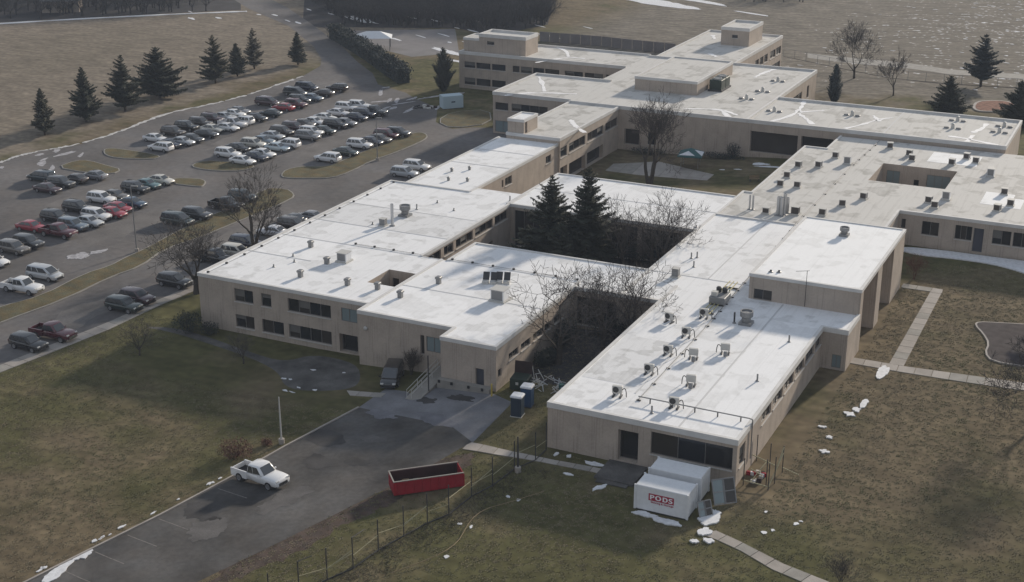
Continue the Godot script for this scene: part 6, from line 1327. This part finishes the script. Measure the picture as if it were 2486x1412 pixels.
	# leaning window frames and cages at the wing corner
	for k in 2:
		t = thing("window_frame", Vector3([-30.9, -31.5][k], 0.05, [-105.2, -102.4][k]), [-0.85, -0.7][k], ["pair of old window frames leaning on the white containers", "small metal frame leaning against the lettered container"][k], "frame")
		var s: float = [1.0, 0.62][k]
		var tf := Transform3D(Basis(Vector3.BACK, 0.42), Vector3.ZERO)
		for j in 2:
			var o := Vector3(0, 0, j * -1.05 * s)
			st = start()
			for z in [-0.5, 0.5]: box(st, o + Vector3(-0.04, 0, z * s - 0.05), o + Vector3(0.04, 2.3 * s, z * s + 0.05), tf)
			for y in [0.0, 1.1, 2.2]: box(st, o + Vector3(-0.035, y * s, -0.44 * s), o + Vector3(0.035, y * s + 0.09, 0.44 * s), tf)
			part("frame", done(st), M.metal_grey, t)
			st = start(); box(st, o + Vector3(-0.01, 0.12, -0.44 * s), o + Vector3(0.01, 2.18 * s, 0.44 * s), tf); part("pane", done(st), M.glass_pale if j == 0 else M.glass_b, t)
	t = thing("fence_cage", Vector3(-29.2, 0, -111.6), 0, "cage of black posts and pale yellow rails at the wing corner", "cage")
	var posts := [Vector3(-1.0, 0, 1.9), Vector3(1.3, 0, 1.9), Vector3(1.5, 0, -2.0), Vector3(0.3, 0, -2.0), Vector3(1.45, 0, 0.4), Vector3(0.9, 0, 1.2), Vector3(-1.3, 0, -3.2)]
	for p in posts:
		st = start(); tube(st, p, p + Vector3(0, 2.7, 0), 0.045, 0.045, 6); part("post", done(st), M.dark_metal, t)
	for r in [[Vector3(-1.0, 0.5, 1.9), Vector3(1.3, 0.35, 1.9)], [Vector3(1.3, 0.35, 1.9), Vector3(1.5, 2.0, -2.0)], [Vector3(-1.0, 1.9, -0.6), Vector3(1.45, 1.8, 0.4)], [Vector3(1.5, 0.5, -2.0), Vector3(3.1, 0.25, -1.7)], [Vector3(-0.4, 0.4, 1.9), Vector3(0.1, 1.0, -1.5)], [Vector3(1.45, 1.1, 0.4), Vector3(1.5, 2.6, -2.0)], [Vector3(-0.6, 1.3, 1.0), Vector3(0.6, 1.15, 1.6)]]:
		st = start(); tube(st, r[0], r[1], 0.05, 0.05, 6); part("rail", done(st), M.pale_yellow, t)
	tr = thing("scrap_heap", Vector3(-29.6, 0, -111.4), 0, "red and white rubbish lying inside the post cage", "scrap")
	for k in 12:
		st = start(); var c := Vector3(rng.randf_range(-0.8, 0.9), 0.15, rng.randf_range(-1.2, 1.2)); bevel_box(st, c - Vector3(0.2, 0.15, 0.12), c + Vector3(rng.randf_range(0.1, 0.3), rng.randf_range(0.05, 0.25), 0.15), 0.03); part("scrap", done(st), [M.red_paint, M.metal_pale, M.rust_in, M.snow][k % 4], tr)
	# tall black post fence by the driveway
	t = thing("post_fence", Vector3(FENCE[4][0], ground_y(FENCE[4][0]), FENCE[4][1]), 0, "tall black fence posts with slack broken rails by the driveway", "fence")
	fence_line(t, FENCE, 2.9, 0.05, M.dark_metal)
	for k in range(1, FENCE.size() - 1):
		var a := Vector3(FENCE[k][0], ground_y(FENCE[k][0]), FENCE[k][1]) - t.position; var b := Vector3(FENCE[k + 1][0], ground_y(FENCE[k + 1][0]), FENCE[k + 1][1]) - t.position
		st = start(); tube(st, a + Vector3(0, 0.06, 0), b + Vector3(0, 0.06, 0), 0.05, 0.05, 5); part("bottom_rail", done(st), M.dark_metal, t)
		st = start(); tube(st, a + Vector3(0, 1.3 + 0.3 * sin(k * 2.0), 0.0), b + Vector3(0, 1.35 + 0.35 * sin(k * 2.6 + 1.4), 0), 0.028, 0.028, 5); part("slack_rail", done(st), M.pale_yellow, t)
		if k in [2, 5, 8]:
			st = start(); tube(st, a + Vector3(0, 1.0, 0.1), b + Vector3(0, 1.75, 0.1), 0.03, 0.03, 5); part("slack_rail", done(st), M.pale_yellow, t)
		if k == 1 or k == 3:
			st = start(); tube(st, a + Vector3(0, 2.88, 0), a.lerp(b, 0.5) + Vector3(0, 2.8, 0), 0.035, 0.035, 5); part("top_rail", done(st), M.dark_metal, t)
	t = thing("fallen_rail", Vector3(-46.5, 0, -90.0), 0, "long pale broken rail lying curved along the fence bank", "rail")
	st = start(); var pts := []
	for k in 16: pts.append(Vector3(-4.6 + 0.33 * k + 1.2 * sin(k * 0.45), 0.08 + 0.25 * absf(sin(k * 0.5)), 7.0 - k * 1.15))
	path_tube(st, pts, 0.03, 5); part("rail", done(st), M.wood, t)
	lamp_post("lamp_post", "thin black lamp post standing on the flagged walk", FENCE[10][0] + 0.5, FENCE[10][1] + 0.3, 3.6, M.dark_metal, 0)
	lamp_post("flag_pole", "pale bare pole on a square footing beside the driveway", -74.2, -101.0, 5.0, M.pole_pale, 0)
	lamp_post("lot_lamp", "tall grey lot lamp standing on the grass strip end", -126.7, -142.0, 9.5, M.metal_grey, 1)
	lamp_post("lot_lamp", "grey lot lamp on the long grass island", -122.0, -198.4, 7.5, M.metal_grey, 1)
	# patio shelter
	t = thing("garden_shelter", Vector3(-71.8, ground_y(-71.8), -215.6), 0.2, "green roofed garden shelter with snow patches on its roof", "shelter")
	for x in [-1.4, 1.4]:
		for z in [-1.4, 1.4]:
			st = start(); tube(st, Vector3(x, 0, z), Vector3(x, 2.3, z), 0.06, 0.06, 6); part("post", done(st), M.metal_grey, t)
	var c := [Vector3(-2.0, 2.3, 2.0), Vector3(2.0, 2.3, 2.0), Vector3(2.0, 2.3, -2.0), Vector3(-2.0, 2.3, -2.0)]; var top := Vector3(0, 3.3, 0)
	st = start()
	for k in 4:
		tri(st, c[k], c[(k + 1) % 4], top); quad(st, c[k] - Vector3(0, 0.2, 0), c[(k + 1) % 4] - Vector3(0, 0.2, 0), c[(k + 1) % 4], c[k])
	part("canopy", done(st), M.green_canvas, t)
	st = start()
	var up := Vector3(0, 0.05, 0)
	tri(st, c[0].lerp(top, 0.08) + up, c[0].lerp(c[1], 0.75).lerp(top, 0.1) + up, c[0].lerp(c[1], 0.3).lerp(top, 0.6) + up); tri(st, c[1].lerp(c[2], 0.15) + up, c[1].lerp(c[2], 0.9) + up, c[1].lerp(c[2], 0.4).lerp(top, 0.7) + up); part("snow_cap", done(st), M.snow, t)
	t = thing("garden_bench", Vector3(-58.7, ground_y(-58.7), -208.3), 0.5, "dark low bench on the patio courtyard lawn", "bench")
	st = start(); box(st, Vector3(-0.8, 0.4, -0.25), Vector3(0.8, 0.46, 0.25)); part("seat", done(st), M.wood, t)
	st = start(); box(st, Vector3(-0.8, 0.5, -0.3), Vector3(0.8, 0.9, -0.25)); part("backrest", done(st), M.wood, t)
	for x in [-0.7, 0.7]:
		st = start(); box(st, Vector3(x - 0.05, 0, -0.25), Vector3(x + 0.05, 0.4, 0.25)); part("leg", done(st), M.dark_metal, t)
	# far storage box and debris by the lot entrance
	t = thing("storage_box", Vector3(-129.9, -2, -239.8), 0.82, "pale blue storage box with a dark mark by lot entrance", "container")
	st = start(); bevel_box(st, Vector3(-2.1, 0.12, -1.2), Vector3(2.1, 2.6, 1.2), 0.06); part("shell", done(st), M.blue_box, t)
	st = start(); box(st, Vector3(-0.4, 1.25, 1.2), Vector3(0.4, 1.5, 1.22)); part("sign", done(st), M.dark_blue_plastic, t)
	st = start(); box(st, Vector3(-2.0, 0, -1.1), Vector3(2.0, 0.12, 1.1)); part("skid", done(st), M.dark_metal, t)
	t = thing("rubbish_heap", Vector3(-134.4, -2, -237.2), 0.3, "low dark heap of rubbish next to the blue storage box", "scrap")
	for k in 14:
		st = start(); var p := Vector3(rng.randf_range(-2.2, 2.0), 0.18, rng.randf_range(-0.9, 0.9)); bevel_box(st, p - Vector3(0.4, 0.18, 0.3), p + Vector3(0.4, rng.randf_range(0.05, 0.3), 0.3), 0.05); part("scrap", done(st), [M.rust_in, M.dark_metal, M.metal_pale][k % 3], t)
	# court shelter
	t = thing("court_shelter", Vector3(-176.5, -2, -287.0), 0.5, "white hipped roof shelter on posts beside the court", "shelter")
	st = start()
	var k0 := [Vector3(-4.5, 3.0, 3.0), Vector3(4.5, 3.0, 3.0), Vector3(4.5, 3.0, -3.0), Vector3(-4.5, 3.0, -3.0)]; var r0 := Vector3(-1.6, 4.3, 0); var r1 := Vector3(1.6, 4.3, 0)
	quad(st, k0[0], k0[1], r1, r0); quad(st, k0[2], k0[3], r0, r1); tri(st, k0[1], k0[2], r1); tri(st, k0[3], k0[0], r0); part("roof", done(st), M.white_paint, t)
	for x in [-4.0, 4.0]:
		for z in [-2.6, 2.6]:
			st = start(); tube(st, Vector3(x, 0, z), Vector3(x, 3.05, z), 0.1, 0.1, 6); part("post", done(st), M.metal_grey, t)
	# far fences
	t = thing("field_fence", Vector3(FENCE_R[0], 0, FENCE_R[1]), 0, "long wire field fence of thin posts beyond the lawn", "fence")
	var fr := P2(FENCE_R)
	for k in fr.size() - 1:
		var n := int(fr[k].distance_to(fr[k + 1]) / 3.2)
		for j in n:
			var p := fr[k].lerp(fr[k + 1], float(j) / n)
			st = start(); tube(st, Vector3(p.x, 0, p.y) - t.position, Vector3(p.x, 2.0, p.y) - t.position, 0.05, 0.05, 5); part("post", done(st), M.metal_grey, t)
		for y in [0.08, 1.95]:
			st = start(); tube(st, Vector3(fr[k].x, y, fr[k].y) - t.position, Vector3(fr[k + 1].x, y, fr[k + 1].y) - t.position, 0.05 if y < 1 else 0.03, 0.05 if y < 1 else 0.03, 5); part("rail", done(st), M.dark_metal if y < 1 else M.metal_grey, t)
	t = thing("screen_fence", Vector3(FENCE_F[0], ground_y(FENCE_F[0]), FENCE_F[1]), 0, "long low grey brown screen fence behind the far roofs", "fence")
	var ff := P2(FENCE_F)
	for k in ff.size() - 1:
		var n := int(ff[k].distance_to(ff[k + 1]) / 2.5)
		for j in n:
			var p := ff[k].lerp(ff[k + 1], float(j) / n); var q := ff[k].lerp(ff[k + 1], (j + 0.96) / n)
			var a := Vector3(p.x, ground_y(p.x), p.y) - t.position; var b := Vector3(q.x, ground_y(q.x), q.y) - t.position; var nn := (b - a).cross(Vector3.UP).normalized() * 0.04
			st = start(); quad(st, a + nn, b + nn, b + nn + Vector3(0, 2.4, 0), a + nn + Vector3(0, 2.4, 0)); quad(st, b - nn, a - nn, a - nn + Vector3(0, 2.4, 0), b - nn + Vector3(0, 2.4, 0)); quad(st, a + nn + Vector3(0, 2.4, 0), b + nn + Vector3(0, 2.4, 0), b - nn + Vector3(0, 2.4, 0), a - nn + Vector3(0, 2.4, 0)); part("panel", done(st), M.court, t)
	# playground frame at the lawn edge
	t = thing("play_frame", Vector3(-9.6, 0.15, -160.0), 0.4, "faded pink and blue climbing frame on dark playground mulch", "play frame")
	for x in [-1.2, 1.2]:
		for z in [-1.2, 1.2]:
			st = start(); tube(st, Vector3(x, 0, z), Vector3(x, 3.0, z), 0.07, 0.07, 6); part("post", done(st), M.red_twigs, t)
	st = start(); box(st, Vector3(-1.3, 1.3, -1.3), Vector3(1.3, 1.4, 1.3)); part("deck", done(st), M.metal_grey, t)
	st = start()
	for k in 4:
		var cc := [Vector3(-1.5, 2.9, 1.5), Vector3(1.5, 2.9, 1.5), Vector3(1.5, 2.9, -1.5), Vector3(-1.5, 2.9, -1.5)]
		tri(st, cc[k], cc[(k + 1) % 4], Vector3(0, 4.0, 0))
	part("canopy", done(st), M.blue_box, t)
	# far house among the trees
	t = thing("far_house", Vector3(-285.0, -2, -299.0), 0.6, "pale grey house half hidden among the far trees", "house")
	st = start(); box(st, Vector3(-5, 0, -3.5), Vector3(5, 3.2, 3.5)); part("wall", done(st), M.wall, t)
	st = start(); quad(st, Vector3(-5.4, 3.1, 4), Vector3(5.4, 3.1, 4), Vector3(5.4, 5.2, 0), Vector3(-5.4, 5.2, 0)); quad(st, Vector3(5.4, 3.1, -4), Vector3(-5.4, 3.1, -4), Vector3(-5.4, 5.2, 0), Vector3(5.4, 5.2, 0)); part("roof", done(st), M.metal_grey, t)
	for x in [-3.2, -0.4, 2.6]:
		st = start(); box(st, Vector3(x - 0.5, 1.1, 3.5), Vector3(x + 0.5, 2.3, 3.54)); part("window", done(st), M.glass, t)
